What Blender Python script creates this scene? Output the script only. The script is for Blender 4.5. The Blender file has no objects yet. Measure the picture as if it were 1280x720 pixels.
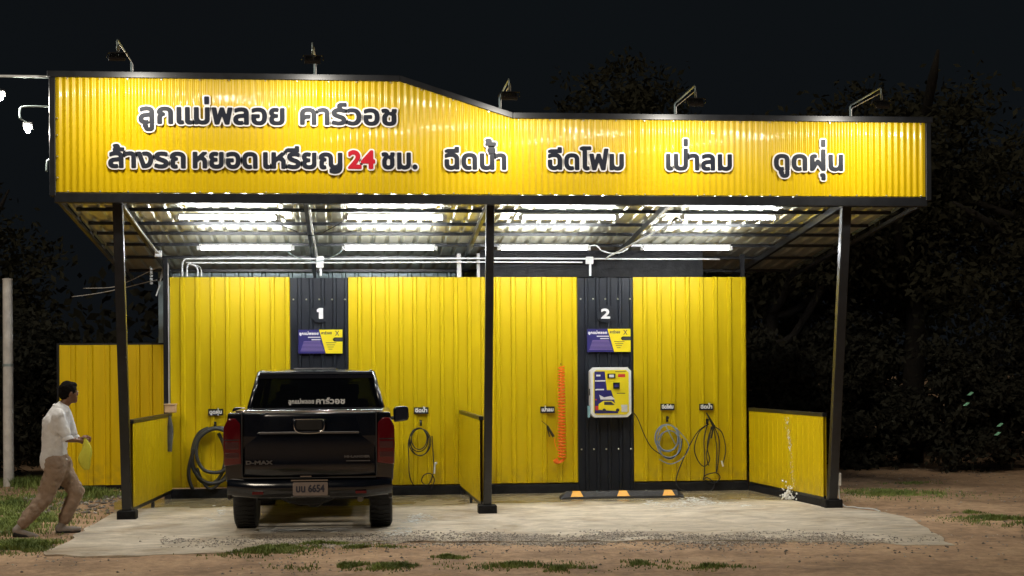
import bpy, bmesh, math, random
import numpy as np
from mathutils.geometry import tessellate_polygon
from mathutils import Vector, Matrix, noise
random.seed(7)
sc = bpy.context.scene
col = sc.collection
PI = math.pi
# ------------------------------------------------------------------ camera
FPX = 1950.0                      # focal length in pixels of a 1280 px wide frame
TH = math.atan(208 / FPX); ROLL = .0063; PY0 = 458.0; CH = 1.85
Fv = Vector((math.sin(TH), math.cos(TH), 0)); Rv = Vector((math.cos(TH), -math.sin(TH), 0)); Uv = Vector((0, 0, 1))
UPv = Uv * math.cos(ROLL) + Rv * math.sin(ROLL); RIv = Rv * math.cos(ROLL) - Uv * math.sin(ROLL)
cam = bpy.data.cameras.new('camera'); cam.sensor_width = 36; cam.lens = 36 * FPX / 1280
cam.shift_y = (PY0 - 360) / 1280; cam.clip_end = 600; cam.clip_start = .1
cam_o = bpy.data.objects.new('camera', cam); col.objects.link(cam_o)
cam_o.matrix_world = Matrix(((RIv.x, UPv.x, -Fv.x, 0), (RIv.y, UPv.y, -Fv.y, 0), (RIv.z, UPv.z, -Fv.z, CH), (0, 0, 0, 1)))
sc.camera = cam_o
# ------------------------------------------------------------------ night sky and exposure
W = bpy.data.worlds.new('World'); sc.world = W; W.use_nodes = True
wn = W.node_tree.nodes; wl = W.node_tree.links; bg = wn['Background']
tc = wn.new('ShaderNodeTexCoord'); nz = wn.new('ShaderNodeTexNoise'); nz.inputs['Scale'].default_value = 1.6; nz.inputs['Detail'].default_value = 2
rp = wn.new('ShaderNodeValToRGB'); rp.color_ramp.elements[0].color = (.0042, .0046, .0056, 1); rp.color_ramp.elements[1].color = (.0044, .0062, .0076, 1)
rp.color_ramp.elements[0].position = .35; rp.color_ramp.elements[1].position = .7
wl.new(tc.outputs['Generated'], nz.inputs['Vector']); wl.new(nz.outputs['Fac'], rp.inputs[0]); wl.new(rp.outputs[0], bg.inputs[0])
bg.inputs[1].default_value = 1.0
sc.view_settings.view_transform = 'Standard'; sc.view_settings.look = 'None'; sc.view_settings.exposure = 0; sc.view_settings.gamma = 1
TUBE_E = 126.0; FLOOD_E = 720.0; BULB_E = 4200.0
# faint street light from behind the camera, far off
sun = bpy.data.lights.new('sun', 'SUN'); sun.energy = .8; sun.angle = math.radians(12); sun.color = (1, .86, .68)
sun_o = bpy.data.objects.new('sun', sun); col.objects.link(sun_o); sun_o.rotation_euler = (math.radians(52), 0, math.radians(-24))

# ------------------------------------------------------------------ materials
def mat(name, rgb, rough=.5, metal=0., var=.0, scale=6., bump=0., bscale=40., spec=.5, coat=0., rgb2=None, emit=None, estr=0., alpha=None, trans=None, rvar=0.):
    m = bpy.data.materials.new(name); m.use_nodes = True
    n = m.node_tree.nodes; l = m.node_tree.links; p = n['Principled BSDF']
    p.inputs['Base Color'].default_value = (*rgb, 1); p.inputs['Roughness'].default_value = rough
    p.inputs['Metallic'].default_value = metal; p.inputs['Specular IOR Level'].default_value = spec
    p.inputs['Coat Weight'].default_value = coat; p.inputs['Coat Roughness'].default_value = .12
    if trans: p.inputs['Transmission Weight'].default_value = trans
    if emit: p.inputs['Emission Color'].default_value = (*emit, 1); p.inputs['Emission Strength'].default_value = estr
    t = n.new('ShaderNodeTexCoord')
    if var > 0 or rgb2:
        a = n.new('ShaderNodeTexNoise'); a.inputs['Scale'].default_value = scale; a.inputs['Detail'].default_value = 6; a.inputs['Roughness'].default_value = .65
        r = n.new('ShaderNodeValToRGB'); r.color_ramp.elements[0].position = .32; r.color_ramp.elements[1].position = .68
        c1 = tuple(max(0, c * (1 - var)) for c in rgb); c2 = rgb2 or tuple(min(1, c * (1 + var)) for c in rgb)
        r.color_ramp.elements[0].color = (*c1, 1); r.color_ramp.elements[1].color = (*c2, 1)
        l.new(t.outputs['Object'], a.inputs['Vector']); l.new(a.outputs['Fac'], r.inputs[0]); l.new(r.outputs[0], p.inputs['Base Color'])
    if rvar > 0:
        a = n.new('ShaderNodeTexNoise'); a.inputs['Scale'].default_value = scale * .7; a.inputs['Detail'].default_value = 4
        mr = n.new('ShaderNodeMapRange'); mr.inputs['From Min'].default_value = .35; mr.inputs['From Max'].default_value = .65
        mr.inputs['To Min'].default_value = max(.02, rough - rvar); mr.inputs['To Max'].default_value = min(1, rough + rvar)
        l.new(t.outputs['Object'], a.inputs['Vector']); l.new(a.outputs['Fac'], mr.inputs[0]); l.new(mr.outputs[0], p.inputs['Roughness'])
    if bump > 0:
        b = n.new('ShaderNodeTexNoise'); b.inputs['Scale'].default_value = bscale; b.inputs['Detail'].default_value = 5
        bb = n.new('ShaderNodeBump'); bb.inputs['Strength'].default_value = bump; bb.inputs['Distance'].default_value = .02
        l.new(t.outputs['Object'], b.inputs['Vector']); l.new(b.outputs['Fac'], bb.inputs['Height']); l.new(bb.outputs[0], p.inputs['Normal'])
    return m

def yellow_mat(name, rgb, rough, streak=.16):
    m = mat(name, rgb, rough, coat=.0, bump=.07, bscale=2.2, spec=.28)
    n = m.node_tree.nodes; l = m.node_tree.links; p = n['Principled BSDF']
    t = n.new('ShaderNodeTexCoord'); mp = n.new('ShaderNodeMapping'); mp.inputs['Scale'].default_value = (5, 5, .55)
    a = n.new('ShaderNodeTexNoise'); a.inputs['Scale'].default_value = 2.2; a.inputs['Detail'].default_value = 7
    r = n.new('ShaderNodeValToRGB'); r.color_ramp.elements[0].position = .3; r.color_ramp.elements[1].position = .7
    r.color_ramp.elements[0].color = (*[c * (1 - streak) for c in rgb], 1); r.color_ramp.elements[1].color = (*[min(1, c * (1 + streak * .5)) for c in rgb], 1)
    # splashes of dried mud towards the foot of a sheet
    sx = n.new('ShaderNodeSeparateXYZ'); mr = n.new('ShaderNodeMapRange'); mr.inputs['From Min'].default_value = .0; mr.inputs['From Max'].default_value = .55; mr.inputs['To Min'].default_value = .55; mr.inputs['To Max'].default_value = .0
    d = n.new('ShaderNodeTexNoise'); d.inputs['Scale'].default_value = 9; d.inputs['Detail'].default_value = 8
    dm = n.new('ShaderNodeMapRange'); dm.inputs['From Min'].default_value = .42; dm.inputs['From Max'].default_value = .7
    mu = n.new('ShaderNodeMath'); mu.operation = 'MULTIPLY'; mx = n.new('ShaderNodeMix'); mx.data_type = 'RGBA'
    mx.inputs['B'].default_value = (.22, .15, .045, 1)
    g = n.new('ShaderNodeNewGeometry')
    l.new(t.outputs['Object'], mp.inputs[0]); l.new(mp.outputs[0], a.inputs['Vector']); l.new(a.outputs['Fac'], r.inputs[0])
    l.new(g.outputs['Position'], sx.inputs[0]); l.new(sx.outputs['Z'], mr.inputs[0]); l.new(g.outputs['Position'], d.inputs['Vector'])
    l.new(d.outputs['Fac'], dm.inputs[0]); l.new(dm.outputs[0], mu.inputs[0]); l.new(mr.outputs[0], mu.inputs[1])
    l.new(mu.outputs[0], mx.inputs['Factor']); l.new(r.outputs[0], mx.inputs['A']); l.new(mx.outputs['Result'], p.inputs['Base Color'])
    return m

M = dict(
    fascia=yellow_mat('fascia_yellow', (.62, .425, .003), .34, .06), wall=yellow_mat('wall_yellow', (.60, .43, .003), .40, .06),
    fence=yellow_mat('fence_yellow', (.80, .55, .004), .4, .10),
    blacksheet=mat('black_sheet', (.008, .010, .015), .45, spec=.35, var=.3, scale=3),
    steel=mat('black_steel', (.010, .011, .013), .33, var=.4, scale=8, spec=.6),
    base=mat('black_curb', (.010, .010, .011), .7, var=.5, scale=9, bump=.3, spec=.2),
    galv=mat('galvalume', (.86, .85, .70), .30, metal=.78, var=.08, scale=3),
    galv2=mat('galvanised_back', (.36, .44, .44), .4, metal=.6, var=.25, scale=4),
    white=mat('white_plastic', (.78, .78, .76), .35, var=.06), pvc=mat('white_conduit', (.72, .73, .72), .4, var=.08),
    tube=mat('tube_glow', (.9, .9, .9), .5, emit=(.93, .96, 1.0), estr=TUBE_E),
    flood=mat('flood_glow', (.9, .9, .9), .5, emit=(1., .94, .84), estr=FLOOD_E),
    bulb=mat('bulb_glow', (.9, .9, .9), .5, emit=(1., .93, .8), estr=BULB_E),
    black=mat('black_plastic', (.012, .012, .013), .42, var=.3), rubber=mat('rubber', (.015, .015, .016), .62, var=.4, scale=12, bump=.15),
    let_dark=mat('letter_dark', (.012, .015, .026), .45, spec=.25), let_white=mat('letter_white', (.80, .78, .76), .4), let_red=mat('letter_red', (.45, .008, .022), .5, spec=.25),
    paint=mat('truck_paint', (.004, .006, .012), .2, coat=.7, var=.2, rvar=.05, scale=5), trim=mat('truck_trim', (.014, .014, .015), .5, var=.3),
    chrome=mat('chrome', (.7, .7, .72), .12, metal=1.), red=mat('tail_red', (.11, .003, .007), .14, coat=1.), redclear=mat('tail_clear', (.075, .022, .026), .12, coat=1.),
    rim=mat('rim', (.25, .25, .26), .3, metal=.8), plate=mat('plate', (.26, .21, .19), .45, var=.1), seat=mat('seat', (.04, .04, .042), .8),
    orange=mat('orange_hose', (1., .2, .008), .35, coat=.3), greyhose=mat('grey_hose', (.028, .031, .033), .5, var=.25), bluehose=mat('blue_hose', (.22, .27, .34), .35, var=.2),
    skin=mat('skin', (.20, .095, .052), .5, var=.12, scale=20), hair=mat('hair', (.006, .005, .005), .85, bump=.6, bscale=90, spec=.1),
    shirt=mat('shirt', (.80, .81, .83), .85, var=.05, scale=14, bump=1., bscale=9), khaki=mat('khaki', (.31, .225, .165), .85, var=.14, scale=9, bump=1., bscale=11),
    shoe=mat('shoe', (.30, .27, .25), .7, var=.2), yellowcloth=mat('yellow_cloth', (.72, .70, .06), .6, var=.1),
    blue=mat('print_blue', (.018, .014, .13), .45, var=.15, scale=8), purple=mat('print_purple', (.22, .15, .36), .5), yprint=mat('print_yellow', (.85, .68, .01), .45), ink=mat('print_ink', (.03, .03, .05), .5),
    redprint=mat('print_red', (.6, .04, .03), .5), cyan=mat('print_cyan', (.3, .55, .6), .4), steelbox=mat('box_cream', (.55, .36, .2), .5, var=.15),
    cloth=mat('grey_cloth', (.10, .10, .095), .9, var=.3), amber=mat('amber', (.85, .42, .04), .35, var=.12),
    foam=mat('foam', (.82, .84, .82), .5), wood=mat('bark', (.010, .008, .006), .9, var=.4, scale=9, bump=.6), polewhite=mat('pole', (.62, .60, .57), .7, var=.2, scale=5, bump=.2),
    leaf=mat('leaf', (.022, .022, .014), .85, var=.2, scale=3, rgb2=(.034, .033, .02), spec=.15), leaf2=mat('leaf_dark', (.019, .019, .014), .85, var=.2, scale=3, rgb2=(.028, .028, .019), spec=.15),
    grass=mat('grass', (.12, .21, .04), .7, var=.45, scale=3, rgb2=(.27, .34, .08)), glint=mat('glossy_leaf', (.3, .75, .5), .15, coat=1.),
)
def glass(name, rgb, mix):
    m = bpy.data.materials.new(name); m.use_nodes = True; n = m.node_tree.nodes; l = m.node_tree.links
    p = n['Principled BSDF']; p.inputs['Base Color'].default_value = (.005, .006, .008, 1); p.inputs['Roughness'].default_value = .04
    t = n.new('ShaderNodeBsdfTransparent'); t.inputs[0].default_value = (*rgb, 1); x = n.new('ShaderNodeMixShader'); x.inputs[0].default_value = mix
    l.new(t.outputs[0], x.inputs[1]); l.new(p.outputs[0], x.inputs[2]); l.new(x.outputs[0], n['Material Output'].inputs[0]); return m
_p = M['fascia'].node_tree.nodes['Principled BSDF']; _p.inputs['Coat Weight'].default_value = .2; _p.inputs['Coat Roughness'].default_value = .05
M['glass'] = glass('tinted_glass', (.13, .15, .14), .35)

# ------------------------------------------------------------------ mesh helpers
class MB:
    def __init__(s): s.v = []; s.f = []; s.m = []; s.mi = 0
    def add(s, vs, fs):
        o = len(s.v); s.v += [tuple(v) for v in vs]; s.f += [tuple(i + o for i in f) for f in fs]; s.m += [s.mi] * len(fs); return s
    def box(s, x0, x1, y0, y1, z0, z1, mx=None):
        vs = [Vector((x, y, z)) for z in (z0, z1) for y in (y0, y1) for x in (x0, x1)]
        if mx: vs = [mx @ v for v in vs]
        return s.add(vs, [(0, 2, 3, 1), (4, 5, 7, 6), (0, 1, 5, 4), (2, 6, 7, 3), (0, 4, 6, 2), (1, 3, 7, 5)])
    def prism(s, poly, axis, a, b, mx=None):      # polygon in the two other axes, swept along axis from a to b
        n = len(poly)
        def P(p, t): return Vector({'x': (t, p[0], p[1]), 'y': (p[0], t, p[1]), 'z': (p[0], p[1], t)}[axis])
        vs = [P(p, a) for p in poly] + [P(p, b) for p in poly]
        if mx: vs = [mx @ v for v in vs]
        return s.add(vs, [tuple(range(n))[::-1], tuple(range(n, 2 * n))] + [(i, (i + 1) % n, n + (i + 1) % n, n + i) for i in range(n)])
    def tube(s, pts, r, n=8, closed=False, cap=True):
        pts = [Vector(p) for p in pts]; k = len(pts); rs = r if isinstance(r, (list, tuple)) else [r] * k
        rings = []; prev = None
        for i, p in enumerate(pts):
            a = pts[(i - 1) % k] if (closed or i > 0) else p; b = pts[(i + 1) % k] if (closed or i < k - 1) else p
            t = (b - a).normalized() if (b - a).length > 1e-9 else Vector((0, 0, 1))
            if prev is None:
                q = Vector((0, 0, 1)) if abs(t.z) < .9 else Vector((1, 0, 0)); u = t.cross(q).normalized()
            else: u = (prev - t * prev.dot(t)).normalized()
            prev = u; w = t.cross(u)
            rings.append([p + (u * math.cos(2 * PI * j / n) + w * math.sin(2 * PI * j / n)) * rs[i] for j in range(n)])
        vs = [v for g in rings for v in g]; fs = []
        for i in range(k if closed else k - 1):
            i2 = (i + 1) % k
            for j in range(n): fs.append((i * n + j, i * n + (j + 1) % n, i2 * n + (j + 1) % n, i2 * n + j))
        if cap and not closed: fs += [tuple(range(n))[::-1], tuple((k - 1) * n + j for j in range(n))]
        return s.add(vs, fs)
    def lathe(s, prof, n=20, mx=None):             # (r, z) pairs round z
        vs = [Vector((r * math.cos(2 * PI * j / n), r * math.sin(2 * PI * j / n), z)) for r, z in prof for j in range(n)]
        if mx: vs = [mx @ v for v in vs]
        fs = [(i * n + j, i * n + (j + 1) % n, (i + 1) * n + (j + 1) % n, (i + 1) * n + j) for i in range(len(prof) - 1) for j in range(n)]
        return s.add(vs, fs + [tuple(range(n))[::-1], tuple((len(prof) - 1) * n + j for j in range(n))])
    def ball(s, c, r, n=10, m=7, sc3=(1, 1, 1), mx=None):
        vs = []; 
        for i in range(m + 1):
            a = PI * (i + .001) / (m + .002)
            for j in range(n):
                b = 2 * PI * j / n; v = Vector((math.sin(a) * math.cos(b) * sc3[0] * r, math.sin(a) * math.sin(b) * sc3[1] * r, math.cos(a) * sc3[2] * r))
                if mx: v = mx @ v
                vs.append(v + Vector(c))
        fs = [(i * n + j, (i + 1) * n + j, (i + 1) * n + (j + 1) % n, i * n + (j + 1) % n) for i in range(m) for j in range(n)]
        return s.add(vs, fs + [tuple(range(n)), tuple(m * n + j for j in range(n))[::-1]])
    def capsule(s, a, b, ra, rb, n=12):
        a = Vector(a); b = Vector(b); d = (b - a).normalized(); pts = []; rs = []
        for t in (-90, -60, -30, 0): pts.append(a + d * ra * math.sin(math.radians(t)) * .999); rs.append(max(.001, ra * math.cos(math.radians(t))))
        for t in (0, 30, 60, 90): pts.append(b + d * rb * math.sin(math.radians(t)) * .999); rs.append(max(.001, rb * math.cos(math.radians(t))))
        return s.tube(pts, rs, n)
    def build(s, name, material, parent=None, smooth=False, bevel=0, seg=2, angle=35):
        me = bpy.data.meshes.new(name); off = Vector((0, 0, 0)); p = parent
        while p is not None: off += p.location; p = p.parent
        me.from_pydata([Vector(v) - off for v in s.v], [], s.f)
        for mm in (material if isinstance(material, (list, tuple)) else [material]): me.materials.append(mm)
        if any(s.m): me.polygons.foreach_set('material_index', s.m)
        me.update(); o = bpy.data.objects.new(name, me); col.objects.link(o)
        if bevel:
            bm = bmesh.new(); bm.from_mesh(me)
            es = [e for e in bm.edges if len(e.link_faces) == 2 and e.calc_face_angle(0) > math.radians(angle)]
            bmesh.ops.bevel(bm, geom=es, offset=bevel, segments=seg, profile=.5, affect='EDGES', clamp_overlap=True); bm.to_mesh(me); bm.free()
        if smooth:
            for q in me.polygons: q.use_smooth = True
            if smooth == 'auto':
                me.update()
                for e_ in me.edges: pass
                bm = bmesh.new(); bm.from_mesh(me)
                for e in bm.edges:
                    if len(e.link_faces) == 2 and e.calc_face_angle(0) > math.radians(40): e.smooth = False
                bm.to_mesh(me); bm.free()
        if parent: o.parent = parent
        return o
def thing(name, label, cat, loc=(0, 0, 0), group=None):
    o = bpy.data.objects.new(name, None); col.objects.link(o); o.location = loc; o.empty_display_size = .2
    o['label'] = label; o['category'] = cat
    if group: o['group'] = group
    return o
def tag(o, label=None, cat=None, group=None, kind=None):
    if label: o['label'] = label
    if cat: o['category'] = cat
    if group: o['group'] = group
    if kind: o['kind'] = kind
    return o
def dup(o, parent=None):
    c = o.copy(); col.objects.link(c)
    if parent: c.parent = parent
    for ch in list(o.children): dup(ch, c)
    return c
def at(px, py, Y):                                  # a point of the place on the plane y = Y, measured from the photograph
    d = Fv + RIv * ((px - 640) / FPX) + UPv * ((PY0 - py) / FPX); return d * (Y / d.y) + Vector((0, 0, CH))
def gr(px, py, z=0):
    d = Fv + RIv * ((px - 640) / FPX) + UPv * ((PY0 - py) / FPX); return d * ((z - CH) / d.z) + Vector((0, 0, CH))
def spline(pts, n=6, closed=False):
    P = [Vector(p) for p in pts]; k = len(P); out = []
    for i in range(k if closed else k - 1):
        if closed: a, b, c, d = P[(i - 1) % k], P[i], P[(i + 1) % k], P[(i + 2) % k]
        else: a, b, c, d = P[max(0, i - 1)], P[i], P[i + 1], P[min(k - 1, i + 2)]
        for j in range(n):
            t = j / n; out.append(.5 * ((2 * b) + (c - a) * t + (2 * a - 5 * b + 4 * c - d) * t * t + (3 * b - a - 3 * c + d) * t ** 3))
    if not closed: out.append(P[-1])
    return out

# ------------------------------------------------------------------ Thai lettering: every character a mesh
_adv = {}; _gm = {}
ONE = [[(0, .50), (0, .62), (.13, .72), (.36, .72), (.36, 0), (.14, 0), (.14, .50)]]
def glyph(txt):                                        # closed outlines of a character, (x, z) in em
    if txt == '\u0001': return ONE
    if txt not in _gm:
        c = bpy.data.curves.new('glyph', 'FONT'); c.body = txt; c.size = 1; c.resolution_u = 5; c.fill_mode = 'NONE'
        o = bpy.data.objects.new('glyph', c); col.objects.link(o); bpy.context.view_layer.update()
        me = bpy.data.meshes.new_from_object(o.evaluated_get(bpy.context.evaluated_depsgraph_get())); bpy.data.objects.remove(o); bpy.data.curves.remove(c)
        nxt = {}
        for e in me.edges: a, b = e.vertices; nxt.setdefault(a, []).append(b); nxt.setdefault(b, []).append(a)
        seen = set(); loops = []
        for v in range(len(me.vertices)):
            if v in seen or v not in nxt: continue
            L = [v]; seen.add(v); cur = v
            nb = [q for q in nxt[v] if q == v + 1] or nxt[v]; cur = nb[0]
            while cur not in seen:
                seen.add(cur); L.append(cur); n2 = [q for q in nxt[cur] if q not in seen]
                if not n2: break
                cur = n2[0]
            if len(L) > 2: loops.append([tuple(me.vertices[q].co[:2]) for q in L])
        _gm[txt] = loops; bpy.data.meshes.remove(me)
    return _gm[txt]
def gmax(txt, k=0): return max(p[k] for L in glyph(txt) for p in L)
def adv(txt):
    if txt not in _adv: _adv[txt] = (gmax(txt + 'l') - gmax('l')) if txt and txt != '\u0001' else 0
    return _adv[txt]
def field(loops, cell, pad):                           # signed distance (inside positive) on a grid, nonzero winding
    A = np.array([p for L in loops for p in L]); B = np.array([L[(i + 1) % len(L)] for L in loops for i in range(len(L))])
    x0, z0 = A.min(0) - pad; x1, z1 = A.max(0) + pad
    gx = np.arange(x0, x1 + cell, cell); gzz = np.arange(z0, z1 + cell, cell); GX, GZ = np.meshgrid(gx, gzz); P = np.stack([GX.ravel(), GZ.ravel()], 1)
    D = B - A; LL = (D ** 2).sum(1) + 1e-12; T = np.clip(((P[:, None] - A[None]) * D[None]).sum(2) / LL[None], 0, 1)
    dist = np.sqrt((((A[None] + T[..., None] * D[None]) - P[:, None]) ** 2).sum(2).min(1))
    up = (A[None, :, 1] <= P[:, None, 1]) & (B[None, :, 1] > P[:, None, 1]); dn = (B[None, :, 1] <= P[:, None, 1]) & (A[None, :, 1] > P[:, None, 1])
    cr = D[None, :, 0] * (P[:, None, 1] - A[None, :, 1]) - (P[:, None, 0] - A[None, :, 0]) * D[None, :, 1]
    wn_ = (up & (cr > 0)).sum(1).astype(int) - (dn & (cr < 0)).sum(1)
    return gx, gzz, np.where(wn_ != 0, dist, -dist).reshape(GX.shape)
def contour(gx, gz_, F, lev):                          # marching squares -> closed loops
    V = F - lev; seg = {}
    def pt(i, j, k):
        if k == 0: t = V[j, i] / (V[j, i] - V[j, i + 1]); return (gx[i] + t * (gx[i + 1] - gx[i]), gz_[j])
        t = V[j, i] / (V[j, i] - V[j + 1, i]); return (gx[i], gz_[j] + t * (gz_[j + 1] - gz_[j]))
    TB = {1: [(3, 0)], 2: [(0, 1)], 3: [(3, 1)], 4: [(1, 2)], 5: [(3, 0), (1, 2)], 6: [(0, 2)], 7: [(3, 2)], 8: [(2, 3)], 9: [(2, 0)], 10: [(0, 1), (2, 3)], 11: [(2, 1)], 12: [(1, 3)], 13: [(1, 0)], 14: [(0, 3)]}
    ins = V > 0; nj, ni = V.shape
    code = ins[:-1, :-1] * 1 + ins[:-1, 1:] * 2 + ins[1:, 1:] * 4 + ins[1:, :-1] * 8
    for j, i in zip(*np.nonzero((code > 0) & (code < 15))):
        E = [(i, j, 0), (i + 1, j, 1), (i, j + 1, 0), (i, j, 1)]
        for a, b in TB[int(code[j, i])]: seg[E[a]] = E[b]
    out = []
    while seg:
        k0 = next(iter(seg)); L = []; k = k0
        while k in seg: L.append(pt(int(k[0]), int(k[1]), k[2])); k = seg.pop(k)
        if len(L) < 4: continue
        Q = []                                           # drop points that add nothing
        for n_ in range(len(L)):
            a, b, c = (Q[-1] if Q else L[-1]), L[n_], L[(n_ + 1) % len(L)]
            ar = abs((b[0] - a[0]) * (c[1] - a[1]) - (b[1] - a[1]) * (c[0] - a[0])); ln = math.hypot(c[0] - a[0], c[1] - a[1]) + 1e-9
            if ar / ln > .0006 or len(L) < 8: Q.append(b)
        if len(Q) > 2: out.append(Q)
    return out
def letters(clusters, name_parent, x0, x1, zb, zh, Y, mats, fat=.03, halo=.0, depth=.02, halo_mat=None, part='letter'):
    """clusters: strings, or (base, (mark, dx, dy), ...). Fitted between x0 and x1, baseline zb, consonant height zh, front face at Y."""
    full = ''; items = []
    for c in clusters:
        base, marks = (c, []) if isinstance(c, str) else (c[0], c[1:])
        items.append((base, adv(full), marks)); full += base
    lo = min(p[0] + a for b, a, _ in items if b.strip() for L in glyph(b) for p in L); hi = max(p[0] + a for b, a, _ in items if b.strip() for L in glyph(b) for p in L)
    kon = gmax('ก', 1) if any(ord(ch) > 3000 for ch in full) else gmax('4', 1)
    pad = fat + halo; sx = (x1 - x0 - 2 * pad) / (hi - lo); sz = (zh - 2 * fat) / kon; big = zh > .12
    for k, (b, a, marks) in enumerate(items):
        if not b.strip(): continue
        loops = [[(x0 + pad + (p[0] + a - lo) * sx, zb + fat + p[1] * sz) for p in L] for L in glyph(b)]
        for mk, dx, dy in marks:
            mx0 = min(p[0] for L in glyph(mk) for p in L); bx1 = gmax(b); ex = bx1 - gmax(mk) + dx
            loops += [[(x0 + pad + (p[0] + a + ex - lo) * sx, zb + fat + (p[1] + dy) * sz) for p in L] for L in glyph(mk)]
        F = field(loops, zh / 26 if big else zh / 16, pad * 1.3 + zh / 10)
        def layer(rad, y0, y1, name, material, par):
            mb = MB()
            CL = contour(*F, -rad)
            if not CL: return None
            def area(L): return sum(L[i][0] * L[(i + 1) % len(L)][1] - L[(i + 1) % len(L)][0] * L[i][1] for i in range(len(L))) / 2
            def within(p, L):
                c_ = False
                for i in range(len(L)):
                    u, v = L[i], L[i - 1]
                    if (u[1] > p[1]) != (v[1] > p[1]) and p[0] < (v[0] - u[0]) * (p[1] - u[1]) / (v[1] - u[1]) + u[0]: c_ = not c_
                return c_
            CL = sorted([L for L in CL if abs(area(L)) > 1e-7], key=lambda L: -abs(area(L))); depth_ = [sum(within(L[0], K) for K in CL[:i]) for i, L in enumerate(CL)]
            offs = [sum(len(K) for K in CL[:i]) for i in range(len(CL))]; flat_ = [p for L in CL for p in L]; n = len(flat_); tri = []
            for i, L in enumerate(CL):
                if depth_[i] % 2: continue
                grp = [i] + [q for q in range(i + 1, len(CL)) if depth_[q] == depth_[i] + 1 and within(CL[q][0], L)]
                idx = [offs[q] + w_ for q in grp for w_ in range(len(CL[q]))]
                tri += [tuple(idx[v] for v in t_) for t_ in tessellate_polygon([[Vector((p[0], p[1], 0)) for p in CL[q]] for q in grp])]
            S = []; o_ = 0
            for L in CL: S += [(o_ + i, o_ + (i + 1) % len(L), n + o_ + (i + 1) % len(L), n + o_ + i) for i in range(len(L))]; o_ += len(L)
            mb.add([(p[0], y0, p[1]) for p in flat_] + [(p[0], y1, p[1]) for p in flat_], [tuple(t) for t in tri] + S)
            o = mb.build(name, material, par); bm = bmesh.new(); bm.from_mesh(o.data); bmesh.ops.recalc_face_normals(bm, faces=bm.faces); bm.to_mesh(o.data); bm.free(); return o
        o = layer(fat, Y, Y + depth * .5, part, mats[k % len(mats)] if isinstance(mats, list) else mats, name_parent)
        if halo > 0 and o: layer(fat + halo, Y + .006, Y + depth, part + '_outline', halo_mat, o)

# ------------------------------------------------------------------ ground, slab, gravel
SLAB = [gr(52, 694), gr(143, 640), (-3.25, 22.4, 0), (-2.6, 22.6, 0), (6.0, 22.6, 0), (6.3, 21.0, 0), gr(1052, 634), gr(1105, 640), gr(1140, 649), gr(1158, 658), gr(1172, 668), gr(1192, 681), gr(1130, 681), gr(1090, 677), gr(1000, 676), gr(860, 675), gr(700, 676), gr(560, 677), gr(470, 676), gr(400, 678), gr(330, 682), gr(300, 690), gr(200, 693), gr(120, 694)]
SLAB = [Vector((p[0], p[1], 0)) for p in SLAB]
def inside(x, y, P=SLAB):
    c = False; j = len(P) - 1
    for i in range(len(P)):
        if (P[i].y > y) != (P[j].y > y) and x < (P[j].x - P[i].x) * (y - P[i].y) / (P[j].y - P[i].y) + P[i].x: c = not c
        j = i
    return c
def gz(x, y):
    n = noise.noise(Vector((x * .5, y * .5, 0))) * .03 + noise.noise(Vector((x * 1.9, y * 1.9, 3))) * .018 + noise.noise(Vector((x * 6, y * 6, 5))) * .009
    n += noise.noise(Vector((x * 14, y * 14, 8))) * .008 + (.012 * math.sin(y * 9 + x * .6) * max(0, noise.noise(Vector((x * .4, y * .9, 4)))) * 2 if y < 16.4 else 0)
    if inside(x, y - .15) and inside(x, y + .1): return -.09
    return -.016 + n * .8 * (1 if not (-3.5 < x < 6.6 and 15.9 < y < 23) else .5)
def axis(lo, hi, step, far):
    a = [lo - far, lo - far * .4, lo - far * .12, lo - far * .03]; k = int((hi - lo) / step)
    return a + [lo + (hi - lo) * i / k for i in range(k + 1)] + [hi + far * .03, hi + far * .12, hi + far * .4, hi + far]
xs = axis(-7, 12, .055, 200); ys = axis(13.2, 29, .055, 200); g = MB(); nx = len(xs)
g.v = [(x, y, gz(x, y) if (-7.1 < x < 12.1 and 13.1 < y < 29.1) else -.03) for y in ys for x in xs]
g.f = [(j * nx + i, j * nx + i + 1, (j + 1) * nx + i + 1, (j + 1) * nx + i) for j in range(len(ys) - 1) for i in range(nx - 1)]; g.m = [0] * len(g.f)
def ground_mat():
    m = mat('dirt', (.19, .115, .065), .95, bump=1., bscale=16); n = m.node_tree.nodes; l = m.node_tree.links; p = n['Principled BSDF']
    geo = n.new('ShaderNodeNewGeometry'); a = n.new('ShaderNodeTexNoise'); a.inputs['Scale'].default_value = .7; a.inputs['Detail'].default_value = 8; a.inputs['Roughness'].default_value = .7
    r = n.new('ShaderNodeValToRGB'); e = r.color_ramp.elements; e[0].position = .3; e[0].color = (.19, .125, .075, 1); e[1].position = .72; e[1].color = (.66, .46, .285, 1)
    q = e.new(.5); q.color = (.47, .31, .19, 1)
    b = n.new('ShaderNodeTexNoise'); b.inputs['Scale'].default_value = 7; b.inputs['Detail'].default_value = 12; b.inputs['Roughness'].default_value = .8
    mx = n.new('ShaderNodeMix'); mx.data_type = 'RGBA'; mx.blend_type = 'OVERLAY'; mx.inputs['Factor'].default_value = 1.0
    l.new(geo.outputs['Position'], a.inputs['Vector']); l.new(geo.outputs['Position'], b.inputs['Vector']); l.new(a.outputs['Fac'], r.inputs[0])
    l.new(r.outputs[0], mx.inputs['A']); l.new(b.outputs['Fac'], mx.inputs['B']); l.new(mx.outputs['Result'], p.inputs['Base Color']); return m
tag(g.build('ground', ground_mat(), smooth=True), 'bare brown dirt ground with pebbles and tufts', kind='structure')
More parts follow.
